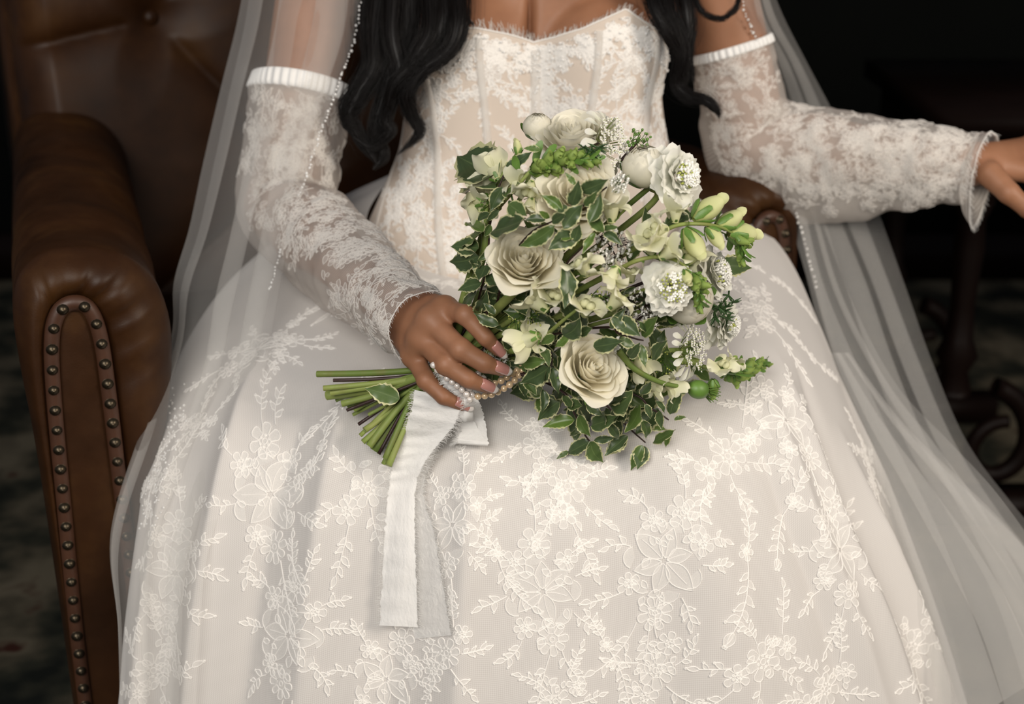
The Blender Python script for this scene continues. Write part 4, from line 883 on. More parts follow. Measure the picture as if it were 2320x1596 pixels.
SPRIGS = [  # crop converter, dark stem in photo pixels, leaves (foot and tip)
    (c7, [(1108, 540), (1102, 610), (1082, 690), (1075, 770)], [(320, 1000, 200, 880), (320, 1010, 140, 1090), (290, 1130, 110, 1120), (290, 1190, 95, 1230), (385, 1110, 290, 1220), (310, 1400, 180, 1450), (270, 1490, 155, 1545), (340, 1260, 300, 1380), (240, 1220, 280, 1290), (330, 1320, 250, 1250), (360, 1330, 420, 1440), (300, 1560, 250, 1650)]),
    (c7, [(1142, 395), (1128, 432), (1112, 500), (1100, 560)], [(430, 560, 240, 510), (420, 650, 200, 605), (490, 545, 650, 400), (470, 660, 395, 820), (480, 720, 620, 680), (370, 860, 285, 930), (440, 830, 360, 920), (520, 760, 560, 840), (380, 950, 330, 1030)]),
    (c7, [(1375, 424), (1330, 460), (1285, 500), (1262, 560)], [(940, 980, 1070, 820), (930, 840, 790, 740), (1030, 640, 965, 560), (1000, 800, 1050, 660), (1070, 690, 1240, 620), (1140, 930, 1220, 740), (850, 930, 940, 880), (960, 800, 900, 860), (1100, 800, 1180, 720)]),
    (c7, [(1335, 545), (1310, 570), (1283, 600), (1262, 660)], [(1050, 1040, 850, 1130), (1180, 1010, 1100, 1150), (1240, 980, 1340, 960), (1250, 1010, 1358, 1090), (1020, 1080, 1060, 960), (1130, 900, 1250, 1000), (950, 1270, 955, 1545), (1000, 1010, 930, 1080)]),
    (c7, [(1255, 500), (1200, 530), (1150, 600), (1120, 700)], [(390, 1000, 620, 920), (870, 960, 630, 1095), (760, 370, 650, 360), (800, 910, 660, 920), (830, 900, 760, 850), (520, 790, 640, 870)]),
    (c9, [(1270, 885), (1300, 935), (1325, 985), (1336, 1000)], [(900, 980, 780, 1095), (1020, 1130, 810, 1190), (1060, 1090, 1140, 1240), (1150, 1310, 955, 1385), (1150, 1310, 1240, 1450), (1180, 1300, 1330, 1280), (970, 1390, 890, 1440), (1120, 1010, 1240, 1080), (960, 1000, 1080, 1020), (1040, 1200, 1000, 1280), (930, 930, 980, 1040)]),
    (c9, [(1350, 905), (1395, 940), (1430, 975), (1462, 1003)], [(1160, 1180, 1310, 1120), (1320, 1110, 1440, 1060), (1300, 1160, 1385, 1290), (1451, 1270, 1300, 1400), (1300, 1000, 1451, 920), (1230, 1160, 1290, 1060), (1400, 1120, 1450, 1000)]),
    (c10, [(1430, 892), (1470, 922), (1505, 945), (1515, 952)], [(340, 980, 400, 880), (370, 1050, 420, 1150), (560, 1130, 640, 980), (590, 1170, 670, 1150), (330, 1060, 270, 1220), (340, 1170, 390, 1310), (430, 1340, 580, 1260), (350, 1360, 270, 1520), (370, 1370, 320, 1520), (120, 1140, 245, 1140), (480, 1100, 500, 1210), (550, 1260, 530, 1360), (100, 1060, 260, 960), (240, 1290, 95, 1420), (450, 1030, 520, 1110)]),
    (c10, [(1375, 742), (1400, 755), (1440, 768), (1458, 772)], [(160, 400, 310, 520), (350, 540, 470, 410), (180, 560, 290, 610), (340, 600, 370, 750), (430, 720, 510, 600), (110, 480, 200, 360), (250, 700, 310, 620), (400, 500, 330, 430)]),
    (c9, [(1250, 800), (1248, 830), (1225, 850), (1190, 845)], [(745, 530, 815, 645), (820, 690, 640, 780), (800, 720, 650, 850), (840, 700, 890, 880), (600, 780, 690, 920), (760, 880, 760, 1045), (560, 820, 620, 940), (640, 560, 520, 520), (600, 680, 740, 650), (700, 780, 640, 860), (500, 540, 420, 450)]),
    (c9, [(1240, 760), (1270, 755), (1300, 750), (1330, 740)], [(930, 440, 1050, 310), (1010, 370, 1055, 475), (980, 430, 870, 515), (1060, 430, 1165, 385), (1330, 290, 1455, 405), (860, 440, 760, 500), (1180, 530, 1370, 485)]),
    (c9, [(1100, 690), (1104, 720), (1100, 760), (1090, 800)], [(400, 350, 225, 262), (520, 470, 440, 400), (230, 240, 300, 140), (370, 260, 290, 180), (600, 480, 480, 500)])]
for si, (cv_, stem, lv) in enumerate(SPRIGS):
    fw = -.034 if si in (2, 4) else (-.020 if si == 3 else -.006)
    near = np.linalg.norm(AT(*stem[0]) - BP) < np.linalg.norm(AT(*stem[-1]) - BP); stem = stem[::-1] if near else stem
    pts = [AT(x, y, -.008 + fw * (1 - k / 3) + .030 * (k / 3) ** 2) for k, (x, y) in enumerate(stem)]; o0 = pts[-1]; sp_ = bq('leaf_sprig', o0)
    stem_obj(sp_, o0, pts + [pts[-1] * .6 + BP * .4 + np.array([0, .030, 0]), BP + np.array([0, .015, 0])], [.0008, .0011, .0013, .0014], M['stem_dark'])
    for k, (a, b, c, d) in enumerate(lv):
        p0, p1 = cv_(a, b), cv_(c, d); add_leaf(sp_, o0, AT(*p0, fw + R.uniform(-.016, -.008)), AT(*p1, fw + R.uniform(-.032, -.010)))
# filler foliage deep inside, so the heart of the bouquet is dark and leafy
for q in range(9):
    cxp, cyp = R.uniform(1180, 1540), R.uniform(440, 900); o0 = AT(cxp, cyp, .05); sp_ = bq('leaf_sprig', o0); stem_obj(sp_, o0, [o0, o0 * .6 + BP * .4 + [0, .01, 0], BP + [0, .012, 0]], .0018, M['stem_dark'])
    for _ in range(15):
        a = R.uniform(0, 6.28); rr = R.uniform(10, 120); x0, y0 = cxp + rr * math.cos(a), cyp + rr * math.sin(a) * 1.1
        if math.hypot((x0 - 1365) / 285, (y0 - 665) / 330) > .93: continue
        b = R.uniform(0, 6.28); L = R.uniform(45, 75); add_leaf(sp_, o0, AT(x0, y0, R.uniform(.025, .06)), AT(x0 + L * math.cos(b), y0 + L * math.sin(b), R.uniform(.02, .06)))
sp_ = bq('leaf_sprig', AT(1150, 760, .03)); o0 = AT(1150, 760, .03); stem_obj(sp_, o0, [o0, o0 * .5 + BP * .5, BP], .0014, M['stem_dark'])
for _ in range(34):                                # dense leaves close to the grip
    x0, y0 = R.uniform(1085, 1300), R.uniform(690, 900); b = R.uniform(0, 6.28); L = R.uniform(38, 60)
    if y0 > 860 and x0 < 1150: continue
    add_leaf(sp_, o0, W(x0, y0, R.uniform(-.070, -.030)), W(x0 + L * math.cos(b), y0 + L * math.sin(b), R.uniform(-.070, -.030)))
# --- petals
def petal(r0, h, hw, flare, curl, droop, seed, prof='cup', n=11, m_=13, ruffle=.0, cut=.20, ba=2.35):
    rg = random.Random(seed); t = np.linspace(0, 1, n)[:, None]; s_ = np.linspace(-1, 1, m_)[None]; ph = rg.uniform(0, 6)
    te = t * (1 - cut * np.abs(s_) ** 2.6 * (.6 + .4 * t)); w = hw * (.50 + .50 * np.sin(np.pi * np.minimum(1, te * .72 + .14))); an = s_ * w
    if prof == 'ball': r = r0 * np.sin(te * ba); z = r0 * (1 - np.cos(te * ba)) * h
    else:
        lip = np.maximum(0, te - .62) / .38
        r = r0 * (.30 + .70 * np.sin(np.minimum(1, te * 1.15) * math.pi / 2)) + flare * te ** 2.2 + curl * lip ** 2 * (1 - .55 * np.abs(s_)); z = h * te - (droop + .35 * curl) * lip ** 2.2
    wob = ruffle * np.sin(s_ * 7 + ph) * te ** 3 + .02 * np.sin(s_ * 4 + ph * 2) * te ** 2; r = r + wob; z = z + .6 * wob * np.cos(s_ * 3 + ph)
    r = r - .05 * r0 * np.maximum(0, np.abs(s_) - .7) * te
    G = np.stack([r * np.cos(an), r * np.sin(an), z], -1); st = np.stack([np.broadcast_to(te, G.shape[:2]), np.broadcast_to(s_, G.shape[:2]) + seed % 17, 0 * r], -1)
    return G, st
def add_petal(par, name, G, st, a, mat, B=None):
    o = raw(name, G.reshape(-1, 3), gridF(G.shape[0], G.shape[1]), mat, par, attrs={'st': st}); o.rotation_euler = (0, 0, a); return o
def rose(px, py, size, ax, seed, off=0.0, label=None, name='rose', mat='rose', layers=None, spin=0.0, stem=True):
    c = AT(px, py, off); B = basis(ax, UPV, spin); o = bq(name, c - B[:, 2] * size * .45, B, size)
    if label: o['label'] = label
    a = 0.0; rg = random.Random(seed)
    for n, r0, h, hw, fl_, cu, dr in layers or [(3, .09, .90, 1.8, .0, .0, 0), (3, .16, .92, 1.6, .01, .02, 0), (4, .25, .92, 1.30, .02, .04, .0), (4, .35, .92, 1.25, .03, .06, .02), (5, .46, .91, 1.10, .04, .09, .03), (5, .58, .89, 1.05, .05, .13, .05), (5, .70, .86, 1.0, .07, .18, .08), (5, .82, .80, .98, .10, .24, .13)]:
        for i in range(n):
            G, st = petal(r0 * rg.uniform(.94, 1.06), h * rg.uniform(.94, 1.05), hw * rg.uniform(.9, 1.08), fl_ * rg.uniform(.7, 1.3), cu * rg.uniform(.5, 1.4), dr * rg.uniform(.6, 1.5), rg.randrange(9999), ruffle=.026 if r0 > .4 else .010, cut=.30)
            add_petal(o, 'petal', G, st, a + i * 2 * math.pi / n + rg.uniform(-.14, .14), M[mat])
        a += 1.1
    for i in range(5):                             # sepals under the bloom
        G, st = petal(.30, .32, .35, .45, .2, .1, seed + i, n=6, m_=5, cut=.6); add_petal(o, 'sepal', G - [0, 0, .06], st, i * 1.257, M['green'])
    if stem: STEMS.append((c - B[:, 2] * size * .45, -B[:, 2], .0028))
    return o
rose(1188, 594, .039, axis(.12, .58, 1), 3, -.016, 'large open cream rose nearest the hand', spin=.4)
rose(1340, 838, .0365, axis(.48, .42, 1), 14, -.018, 'cream rose low in the bouquet', spin=2.0)
rose(1304, 448, .045, axis(-.12, .45, 1), 25, .004, 'cream rose half hidden behind leaves near the top', spin=1.0)
rose(1302, 318, .044, axis(-.15, .8, .7), 36, .045, 'flat white rose at the back of the bouquet', mat='ranun', spin=.2)
RAN = [(5, .45, 1.0, 1.2, 0, 0, 0), (6, .58, 1.0, 1.1, 0, 0, 0), (6, .70, .97, 1.0, 0, 0, 0), (7, .82, .93, 1.0, 0, 0, 0), (7, .94, .86, 1.0, 0, 0, 0)]
def ranunculus(px, py, size, ax, seed, off=0.0, label=None, op=2.35):
    c = AT(px, py, off); B = basis(ax, UPV, .3); o = bq('ranunculus', c - B[:, 2] * size * .8, B, size); rg = random.Random(seed); a = 0
    if label: o['label'] = label
    for n, r0, h, hw, *_ in RAN:
        for i in range(n): G, st = petal(r0, h, hw, 0, 0, 0, rg.randrange(9999), 'ball', cut=.25, ruffle=.012, ba=3.0 - 1.1 * (r0 - .45)); add_petal(o, 'petal', G + [0, 0, (.92 - r0) * 1.28], st, a + i * 2 * math.pi / n + rg.uniform(-.1, .1), M['ranun'])
        a += .8
    V, F = lathe([(.0001, -.49), (.28, -.40), (.49, 0), (.46, .19), (.35, .35), (.18, .46), (.0001, .49)], 14); m = MB().add(V + [0, 0, 1.05], F, 0, np.tile([.8, 0, 0], (len(V), 1))); m.build('heart', M['ranun'], o)
    for i in range(5): G, st = petal(1.02, .95, .42, .02, .1, .0, seed + i, n=7, m_=7, cut=.6); add_petal(o, 'sepal', G - [0, 0, .10], st, i * 1.257, M['green'])
    STEMS.append((c - B[:, 2] * size * .85, -B[:, 2], .0022)); return o
ranunculus(1560, 678, .027, axis(.25, -.1, 1), 5, .004, 'round white ranunculus behind the scabious')
ranunculus(1462, 378, .025, axis(-.15, .75, .6), 6, .02, 'round cream ranunculus beside the ruffled scabious')
ranunculus(1218, 287, .0165, axis(.0, .8, .7), 7, .02, 'small ranunculus bud standing clear at the top')
# --- scabious: rings of ruffled petals around a cushion of florets
def ruffle_petal(seed, L, wdt):
    rg = random.Random(seed); n, m_ = 9, 13; t = np.linspace(0, 1, n)[:, None]; s_ = np.linspace(-1, 1, m_)[None]; ph = rg.uniform(0, 6)
    y = s_ * wdt * (.25 + .75 * t ** .7); x = L * t * (1 - .42 * np.abs(s_) ** 2.4 - .06 * (1 + np.sin(s_ * 9 + ph)) * t); z = .075 * L * np.sin(s_ * 4.6 + ph) * t ** 1.5 + .16 * L * t - .12 * L * t ** 3
    G = np.stack([x, y + 0 * x, z], -1); return raw('', G.reshape(-1, 3), gridF(n, m_), M['white_petal'], attrs={'st': np.stack([t + 0 * s_, s_ + seed % 7 + 0 * t, 0 * x], -1)})
RP = [ruffle_petal(k, 1.0, .56) for k in range(7)]
FLO = None
def scabious(px, py, size, ax, seed, off=0.0, label=None, core=.42, green=.5):
    c = AT(px, py, off); B = basis(ax, UPV, seed); o = bq('scabious', c, B, size); rg = random.Random(seed)
    if label: o['label'] = label
    for n, r0, L, z0, el in ((12, .16, .86, -.18, -.10), (13, .18, .70, -.05, .18), (13, .18, .54, .06, .50), (11, .14, .42, .14, .85)):
        for i in range(n):
            a = i * 2 * math.pi / n + rg.uniform(-.15, .15); e = el + rg.uniform(-.28, .28); x = np.array([math.cos(a) * math.cos(e), math.sin(a) * math.cos(e), math.sin(e)]); y = np.array([-math.sin(a), math.cos(a), 0]); z = np.cross(x, y)
            pt = link('petal', RP[rg.randrange(7)], o); place(pt, (r0 * math.cos(a), r0 * math.sin(a), z0), np.stack([x, y, z], 1), L * rg.uniform(.78, 1.12))
    m = MB()
    for k in range(60):                            # the cushion: tiny buds and florets
        q = math.sqrt((k + .5) / 60); a = k * 2.39996; rr = core * q; p = np.array([rr * math.cos(a), rr * math.sin(a), .30 + .22 * math.sqrt(max(0, 1 - q * q))]); g = rg.random() < green; s_ = .045 if g else .06
        V, F = lathe([(.0001, 1), (.6, .7), (.9, .1), (.6, -.8), (.2, -2.2)], 6); m.add(V * s_ + p, F, 0 if g else 1)
        if not g:
            for b in range(4):
                a2 = b * 1.57 + k; d = np.array([math.cos(a2), math.sin(a2), .5]); e = np.array([-math.sin(a2), math.cos(a2), 0]); m.add([p, p + d * .07 + e * .045, p + d * .11, p + d * .07 - e * .045], [(0, 1, 2, 3)], 1)
    tag(m.build('floret_cushion', [M['anther'], M['blossom']], o), None, None, None, 'stuff')
    STEMS.append((c - B[:, 2] * size * .2, -B[:, 2], .0017)); return o
scabious(1535, 402, .036, axis(.62, .10, .75), 1, -.006, 'large ruffled white scabious at the top right', .36, .3)
scabious(1517, 650, .030, axis(.25, -.12, 1), 2, -.022, 'white scabious with a green-dotted centre', .50, .6)
scabious(1612, 622, .034, axis(.85, .2, .5), 3, .022, 'pale scabious at the far edge against the skirt', .4, .2)
scabious(1640, 735, .030, axis(.9, -.1, .5), 4, .030, 'soft white ruffled flower low on the far edge', .35, .1)
# --- lacecap umbels: a flat head of tiny florets ringed by loose white petals
WP = []
for k in range(4):
    G, st = petal(.35, .75, .55, .28, .10, .05, 70 + k, n=8, m_=9, cut=.3); WP.append(raw('', G.reshape(-1, 3), gridF(8, 9), M['white_petal'], attrs={'st': st}))
def umbel(px, py, size, ax, seed, off=0.0, label=None, outer=9):
    c = AT(px, py, off); B = basis(ax, UPV, seed); o = bq('lacecap_flower', c, B, size); rg = random.Random(seed); m = MB()
    if label: o['label'] = label
    for k in range(90):
        q = math.sqrt(rg.random()); a = rg.uniform(0, 6.28); p = np.array([.8 * q * math.cos(a), .8 * q * math.sin(a), .15 - .10 * q * q + rg.uniform(-.05, .07)]); root = np.array([p[0] * .2, p[1] * .2, -.45])
        if k % 3 == 0: V, F = tube(np.array([root, (root + p) / 2 + [0, 0, -.05], p]), .010, 3, False); m.add(V, F, 1)
        for b in range(5):
            a2 = b * 1.257 + k; d = np.array([math.cos(a2), math.sin(a2), .35]); e = np.array([-math.sin(a2), math.cos(a2), 0]); m.add([p, p + d * .045 + e * .03, p + d * .085, p + d * .045 - e * .03], [(0, 1, 2, 3)], 0)
        V, F = lathe([(.0001, 1), (.8, .3), (.0001, -.6)], 5); m.add(V * .022 + p + [0, 0, .03], F, 2)
    tag(m.build('floret_head', [M['blossom'], M['stem'], M['anther']], o), None, None, None, 'stuff')
    for i in range(outer):
        a = i * 6.283 / outer + rg.uniform(-.2, .2); r_ = .85; x = np.array([math.cos(a), math.sin(a), 0]); y = np.array([-math.sin(a), math.cos(a), 0]); z = np.array([0, 0, 1.0]); x2 = nrm(x * .35 + z * .95); zz = np.cross(x2, y)
        for s_ in range(2): pt = link('petal', WP[rg.randrange(4)], o); place(pt, x * r_ * .75 + y * (s_ - .5) * .22 - z * .05, np.stack([-z * .9 + x * .2, y, x], 1) if s_ == 0 else np.stack([-z * .8 - x * .1 + y * .2, y, x], 1), .55 * rg.uniform(.8, 1.15))
    STEMS.append((c - B[:, 2] * size * .4, -B[:, 2], .0015)); return o
umbel(1385, 322, .034, axis(.80, .12, .55), 1, .012, 'lacy white umbel with loose petals at the top')
umbel(1570, 792, .031, axis(.85, .05, .5), 2, .0, 'lacy white umbel above the green poppy pod')
# --- snapdragons
def bud_mesh(seed, op=.5):
    rg = random.Random(seed); m = MB(); n, k = 14, 12; t = np.linspace(0, 1, n); r = .26 * np.sin(math.pi * np.clip(t * .93 + .05, 0, 1)) ** .7 * (1 + .18 * t) ; a = np.arange(k) * 2 * math.pi / k
    bend = .22 * t ** 2; V = np.stack([r[:, None] * np.cos(a) * (1 + .12 * np.sin(2 * a)) + bend[:, None], r[:, None] * np.sin(a), np.repeat(t[:, None], k, 1)], -1)
    V[..., 0] += .03 * np.sin(t * 9)[:, None]; m.add(V.reshape(-1, 3), [tuple(f) for f in gridF(n, k, cv=True)] + [tuple((n - 1) * k + j for j in range(k))], 0, np.stack([np.repeat(t[:, None], k, 1), np.repeat(np.sin(a)[None], n, 0) * 2 + seed, 0 * V[..., 0]], -1))
    for i in range(5):
        G, st = petal(.345, .50, .50, .02, .02, 0, seed + i, n=6, m_=5, cut=.7); c, s_ = math.cos(i * 1.257), math.sin(i * 1.257); G = np.stack([G[..., 0] * c - G[..., 1] * s_, G[..., 0] * s_ + G[..., 1] * c, G[..., 2] - .03], -1); m.add(G.reshape(-1, 3), gridF(6, 5), 1, st)
    for u in (-1, 1):                              # the closed lips fold over the tip
        G, st = petal(.20, .38, .9, .06, .06, .0, seed + 9 + u, n=7, m_=9, cut=.35); c, s_ = (1, 0) if u > 0 else (-1, 0); G = np.stack([G[..., 0] * c + .17, G[..., 1], G[..., 2] + .62], -1); m.add(G.reshape(-1, 3), gridF(7, 9), 0, st)
    return m.mesh([M['snapbud'] if op > .3 else M['bud'], M['green']])
BUD = [bud_mesh(k, .5) for k in range(4)]; GBUD = [bud_mesh(20 + k, .1) for k in range(3)]
def floret_mesh(seed):
    rg = random.Random(seed); m = MB(); n, k = 9, 12; t = np.linspace(0, 1, n); a = np.arange(k) * 2 * math.pi / k; r = .15 + .16 * t ** 1.2
    V = np.stack([r[:, None] * np.cos(a), r[:, None] * np.sin(a), np.repeat(t[:, None] * .55, k, 1)], -1); m.add(V.reshape(-1, 3), gridF(n, k, cv=True), 0, np.stack([np.repeat(t[:, None] * .6, k, 1), np.repeat(np.sin(a)[None], n, 0), 0 * V[..., 0]], -1))
    def lobe(az, L, w, lift, tw):
        nn, mm = 9, 11; t = np.linspace(0, 1, nn)[:, None]; s_ = np.linspace(-1, 1, mm)[None]; ph = rg.uniform(0, 6)
        y = s_ * w * np.sin(math.pi * np.minimum(1, t * .62 + .18)) + 0 * t; x = .22 + L * t * (1 - .3 * s_ ** 2) * (1 - .35 * t * lift); z = .5 + L * lift * t - .5 * L * t ** 2.5 * (1 - lift * .5) + .07 * np.sin(s_ * 5 + ph) * t ** 1.5 + tw * s_ * t
        c, s2 = math.cos(az), math.sin(az); m.add(np.stack([x * c - y * s2, x * s2 + y * c, z + 0 * x], -1).reshape(-1, 3), gridF(nn, mm), 0, np.stack([.35 + .65 * t + 0 * s_, s_ + seed + 0 * t, 0 * x], -1))
    j = rg.uniform; lobe(.62 + j(-.2, .2), j(.75, .95), .46, j(.7, 1.1), .18); lobe(-.62 + j(-.2, .2), j(.75, .95), .46, j(.7, 1.1), -.18); lobe(2.1, j(.45, .65), .36, j(.0, .4), .15); lobe(math.pi, j(.45, .65), .36, j(-.2, .2), 0); lobe(-2.1, j(.45, .65), .36, j(.0, .4), -.15)
    V, F = lathe([(.0001, .12), (.09, .09), (.13, .02), (.11, -.06), (.05, -.12)], 12); 
    for q in (-1, 1): m.add(V * [1.5, 1.35, 1.5] + [-.06, q * .12, .50], F, 0, np.tile([.35, q, 0], (len(V), 1)))
    for i in range(5): G, st = petal(.21, .26, .5, .10, .02, 0, seed + i, n=5, m_=5, cut=.7); c, s_ = math.cos(i * 1.257), math.sin(i * 1.257); m.add(np.stack([G[..., 0] * c - G[..., 1] * s_, G[..., 0] * s_ + G[..., 1] * c, G[..., 2] - .04], -1).reshape(-1, 3), gridF(5, 5), 1, st)
    return m.mesh([M['snap'], M['green']])
FLT = [floret_mesh(40 + k) for k in range(5)]
def greenleaf_mesh(seed):
    G, st = petal(.30, 1.0, .55, .25, .05, .02, seed, n=8, m_=7, cut=.6); G = G - G[0].mean(0); return raw('', G.reshape(-1, 3), gridF(8, 7), M['green'], attrs={'st': st})
GLF = [greenleaf_mesh(k) for k in range(3)]
def snapdragon(stem, items, label=None, r=.0024, off=-.012, tipn=16, tips=.017, spread=20):
    pts = [AT(x, y, off + o) for x, y, o in stem]; o0 = pts[0]; sp_ = bq('snapdragon', o0)
    if label: sp_['label'] = label
    pts_c = catmull(np.array(pts), np.linspace(0, len(pts) - 1, 60)); V, F = tube(pts_c - o0, np.linspace(r, r * .45, 60), 8); raw('stem', V, F, M['stem'], sp_)
    for kind, fx, fy, tx, ty, size, do in items:   # foot and tip in the photograph
        f = AT(fx, fy, off + do); t_ = AT(tx, ty, off + do - .012)
        if kind == 'f': t_ = AT(fx + (tx - fx) * 1.7 + R.uniform(-14, 14), fy + (ty - fy) * 1.7 + R.uniform(-14, 14), off + do - R.uniform(.000, .010))
        d = t_ - f; L = np.linalg.norm(d) if size is None else size
        B = basis(d, nrm(CAM - f) + np.array([R.uniform(-.3, .3), 0, R.uniform(-.3, .3)]), R.uniform(-.5, .5) + 1.57)
        o = link({'b': 'bud', 'g': 'bud', 'f': 'floret', 'l': 'small_leaf'}[kind], {'b': BUD, 'g': GBUD, 'f': FLT, 'l': GLF}[kind][R.randrange(3)], sp_); place(o, f - o0, B, L * (.84 if kind == 'f' else 1))
    if tipn:
        T, N, Bn = frames(pts_c)
        for k in range(tipn):                      # the crowded green tip
            q = 59 - int(k * spread / tipn); a = k * 2.4; s_ = tips * (.55 + .6 * k / tipn); out = N[q] * math.cos(a) + Bn[q] * math.sin(a); d = nrm(T[q] * .9 + out * (.45 + .5 * k / tipn))
            o = link('bud', GBUD[k % 3], sp_) if k % 3 else link('small_leaf', GLF[k % 3], sp_); place(o, pts_c[q] - o0, basis(d, UPV, a), s_ * (1.0 if k % 3 else 1.3))
    STEMS.append((pts[0], nrm(pts[0] - pts[1]), r)); return sp_
snapdragon([(1470, 545, .02), (1530, 512, .0), (1590, 508, -.01), (1640, 518, -.01), (1676, 545, -.01), (1682, 588, -.005)],
           [('b', 1572, 498, 1630, 455, None, 0), ('b', 1552, 518, 1592, 588, None, -.01), ('b', 1600, 515, 1640, 556, None, -.005), ('b', 1625, 512, 1674, 494, None, 0), ('b', 1650, 530, 1699, 524, None, -.004), ('f', 1530, 505, 1525, 470, .026, 0), ('f', 1510, 520, 1488, 515, .030, -.01), ('f', 1545, 560, 1560, 580, .030, .01), ('l', 1560, 512, 1540, 500, .012, 0)], 'snapdragon spray arching out to the far side, buds and drooping green tip')
snapdragon([(1400, 612, .02), (1440, 592, .0), (1490, 582, -.005), (1530, 590, -.005), (1560, 612, -.01), (1580, 650, -.015), (1586, 694, -.015)],
           [('f', 1495, 585, 1522, 572, .032, -.01), ('f', 1400, 605, 1388, 628, .030, -.012), ('b', 1550, 612, 1562, 640, .018, -.02), ('g', 1566, 640, 1580, 660, .014, -.02), ('f', 1478, 580, 1470, 545, .032, .0), ('l', 1460, 590, 1445, 610, .014, 0), ('b', 1545, 600, 1575, 575, .020, 0)], 'snapdragon in the middle whose green tip hangs over the white scabious')
snapdragon([(1130, 470, .02), (1170, 425, .0), (1210, 382, -.004), (1255, 368, -.006), (1300, 362, -.006), (1345, 364, -.004)],
           [('f', 1205, 412, 1198, 435, .030, -.008), ('f', 1205, 450, 1196, 470, .028, -.004), ('g', 1205, 385, 1228, 372, .018, -.01), ('g', 1240, 385, 1225, 372, .018, -.008), ('g', 1262, 372, 1270, 352, .015, 0), ('l', 1175, 420, 1170, 370, .028, 0), ('l', 1240, 380, 1250, 410, .020, -.005), ('l', 1160, 440, 1150, 470, .020, 0), ('g', 1290, 368, 1305, 382, .014, -.004)], 'snapdragon with green buds lying across the top rose', tipn=26, tips=.019, spread=40)
snapdragon([(1590, 830, .02), (1625, 838, .0), (1660, 840, -.0), (1700, 832, -.0), (1736, 822, -.0)],
           [('f', 1640, 842, 1632, 825, .026, 0), ('f', 1655, 835, 1660, 818, .022, 0), ('g', 1660, 845, 1672, 870, .018, 0), ('g', 1615, 860, 1618, 905, .020, 0), ('l', 1610, 835, 1600, 850, .020, 0), ('l', 1620, 820, 1640, 800, .016, 0), ('l', 1690, 838, 1700, 858, .016, 0)], 'leafy snapdragon tip reaching furthest to the side, low on the skirt', tipn=30, tips=.020, spread=40)
snapdragon([(1230, 770, .02), (1260, 740, .0), (1310, 700, .0), (1350, 680, .005)], [('f', 1222, 760, 1212, 772, .034, -.015), ('f', 1240, 705, 1232, 690, .036, -.012), ('f', 1325, 715, 1325, 700, .032, -.008), ('f', 1380, 700, 1392, 682, .034, -.010), ('f', 1330, 625, 1325, 602, .032, -.01), ('f', 1255, 690, 1262, 672, .028, 0)], 'white snapdragon florets between the two cream roses', tipn=0)
snapdragon([(1100, 520, .02), (1105, 460, .01), (1130, 410, .0), (1172, 345, -.0)], [('f', 1098, 460, 1078, 445, .036, 0), ('f', 1130, 410, 1122, 385, .034, 0), ('b', 1172, 352, 1174, 322, .016, 0), ('f', 1175, 440, 1170, 420, .026, .005), ('f', 1090, 480, 1085, 470, .028, .01)], 'snapdragon florets among the leaves at the upper edge near the sleeve', tipn=0)
snapdragon([(1360, 520, .03), (1390, 500, .02), (1420, 470, .01)], [('f', 1385, 505, 1380, 490, .034, 0), ('f', 1475, 540, 1468, 545, .030, .004), ('f', 1440, 800, 1470, 850, .030, .03), ('f', 1460, 870, 1480, 880, .026, .02), ('f', 1500, 860, 1520, 870, .026, .02), ('f', 1430, 640, 1425, 620, .026, .02)], 'pale florets tucked deep in the heart of the bouquet', tipn=0)
# --- loose white hydrangea-like petals, baby's breath, green sprays, poppy pod
def spray(name, px, py, w, h, n, mats, r, label, seed, off=0.0, flo=True, spiky=False):
    rg = random.Random(seed); o0 = AT(px, py, off + .03); o = bq(name, o0); o['label'] = label; m = MB(); hubs = [AT(px + rg.uniform(-.3, .3) * w, py + rg.uniform(-.3, .3) * h, off + .012) for _ in range(5)]
    for hb in hubs: V, F = tube(np.array([o0, (o0 + hb) / 2 + [0, .004, 0], hb]), .0007, 4, False); m.add(V - o0, F, 1)
    for k in range(n):
        a = rg.uniform(0, 6.28); q = math.sqrt(rg.random()); p = AT(px + .5 * w * q * math.cos(a), py + .5 * h * q * math.sin(a), off + rg.uniform(-.012, .012)); hb = min(hubs, key=lambda z: np.linalg.norm(z - p))
        V, F = tube(np.array([hb, (hb + p) / 2 + rg.uniform(-.003, .003), p]), .00038, 3, False); m.add(V - o0, F, 1)
        if spiky:
            for b in range(6): d = nrm(np.array([rg.uniform(-1, 1), rg.uniform(-1, .2), rg.uniform(-1, 1)])); V, F = tube(np.array([p, p + d * r * 2, p + d * r * 4.5]), [r * .35, r * .45, .0001], 4, False); m.add(V - o0, F, 0)
            continue
        V, F = lathe([(.0001, 1), (.7, .7), (1, 0), (.7, -.7), (.0001, -1)], 6); m.add(V * r * rg.uniform(.6, 1) + p - o0, F, 0)
        if flo:
            for b in range(6): d = nrm(np.array([rg.uniform(-1, 1), rg.uniform(-1.2, .4), rg.uniform(-1, 1)])); e = nrm(np.cross(d, [.3, .5, .8])); m.add(np.array([p, p + d * r * 1.2 + e * r * .6, p + d * r * 1.9, p + d * r * 1.2 - e * r * .6]) - o0, [(0, 1, 2, 3)], 0)
    tag(m.build('spray_cluster', mats, o), None, None, None, 'stuff'); STEMS.append((o0, nrm(BP - o0), .0011)); return o
BR = [M['blossom'], M['stem_dark']]; GR_ = [M['anther'], M['green']]
spray('gypsophila', 1385, 562, 95, 95, 90, BR, .0017, 'cloud of tiny white blossoms on dark twigs between the roses', 1, -.002)
spray('gypsophila', 1452, 705, 95, 110, 80, BR, .0016, 'tiny white blossoms under the white scabious', 2, .006)
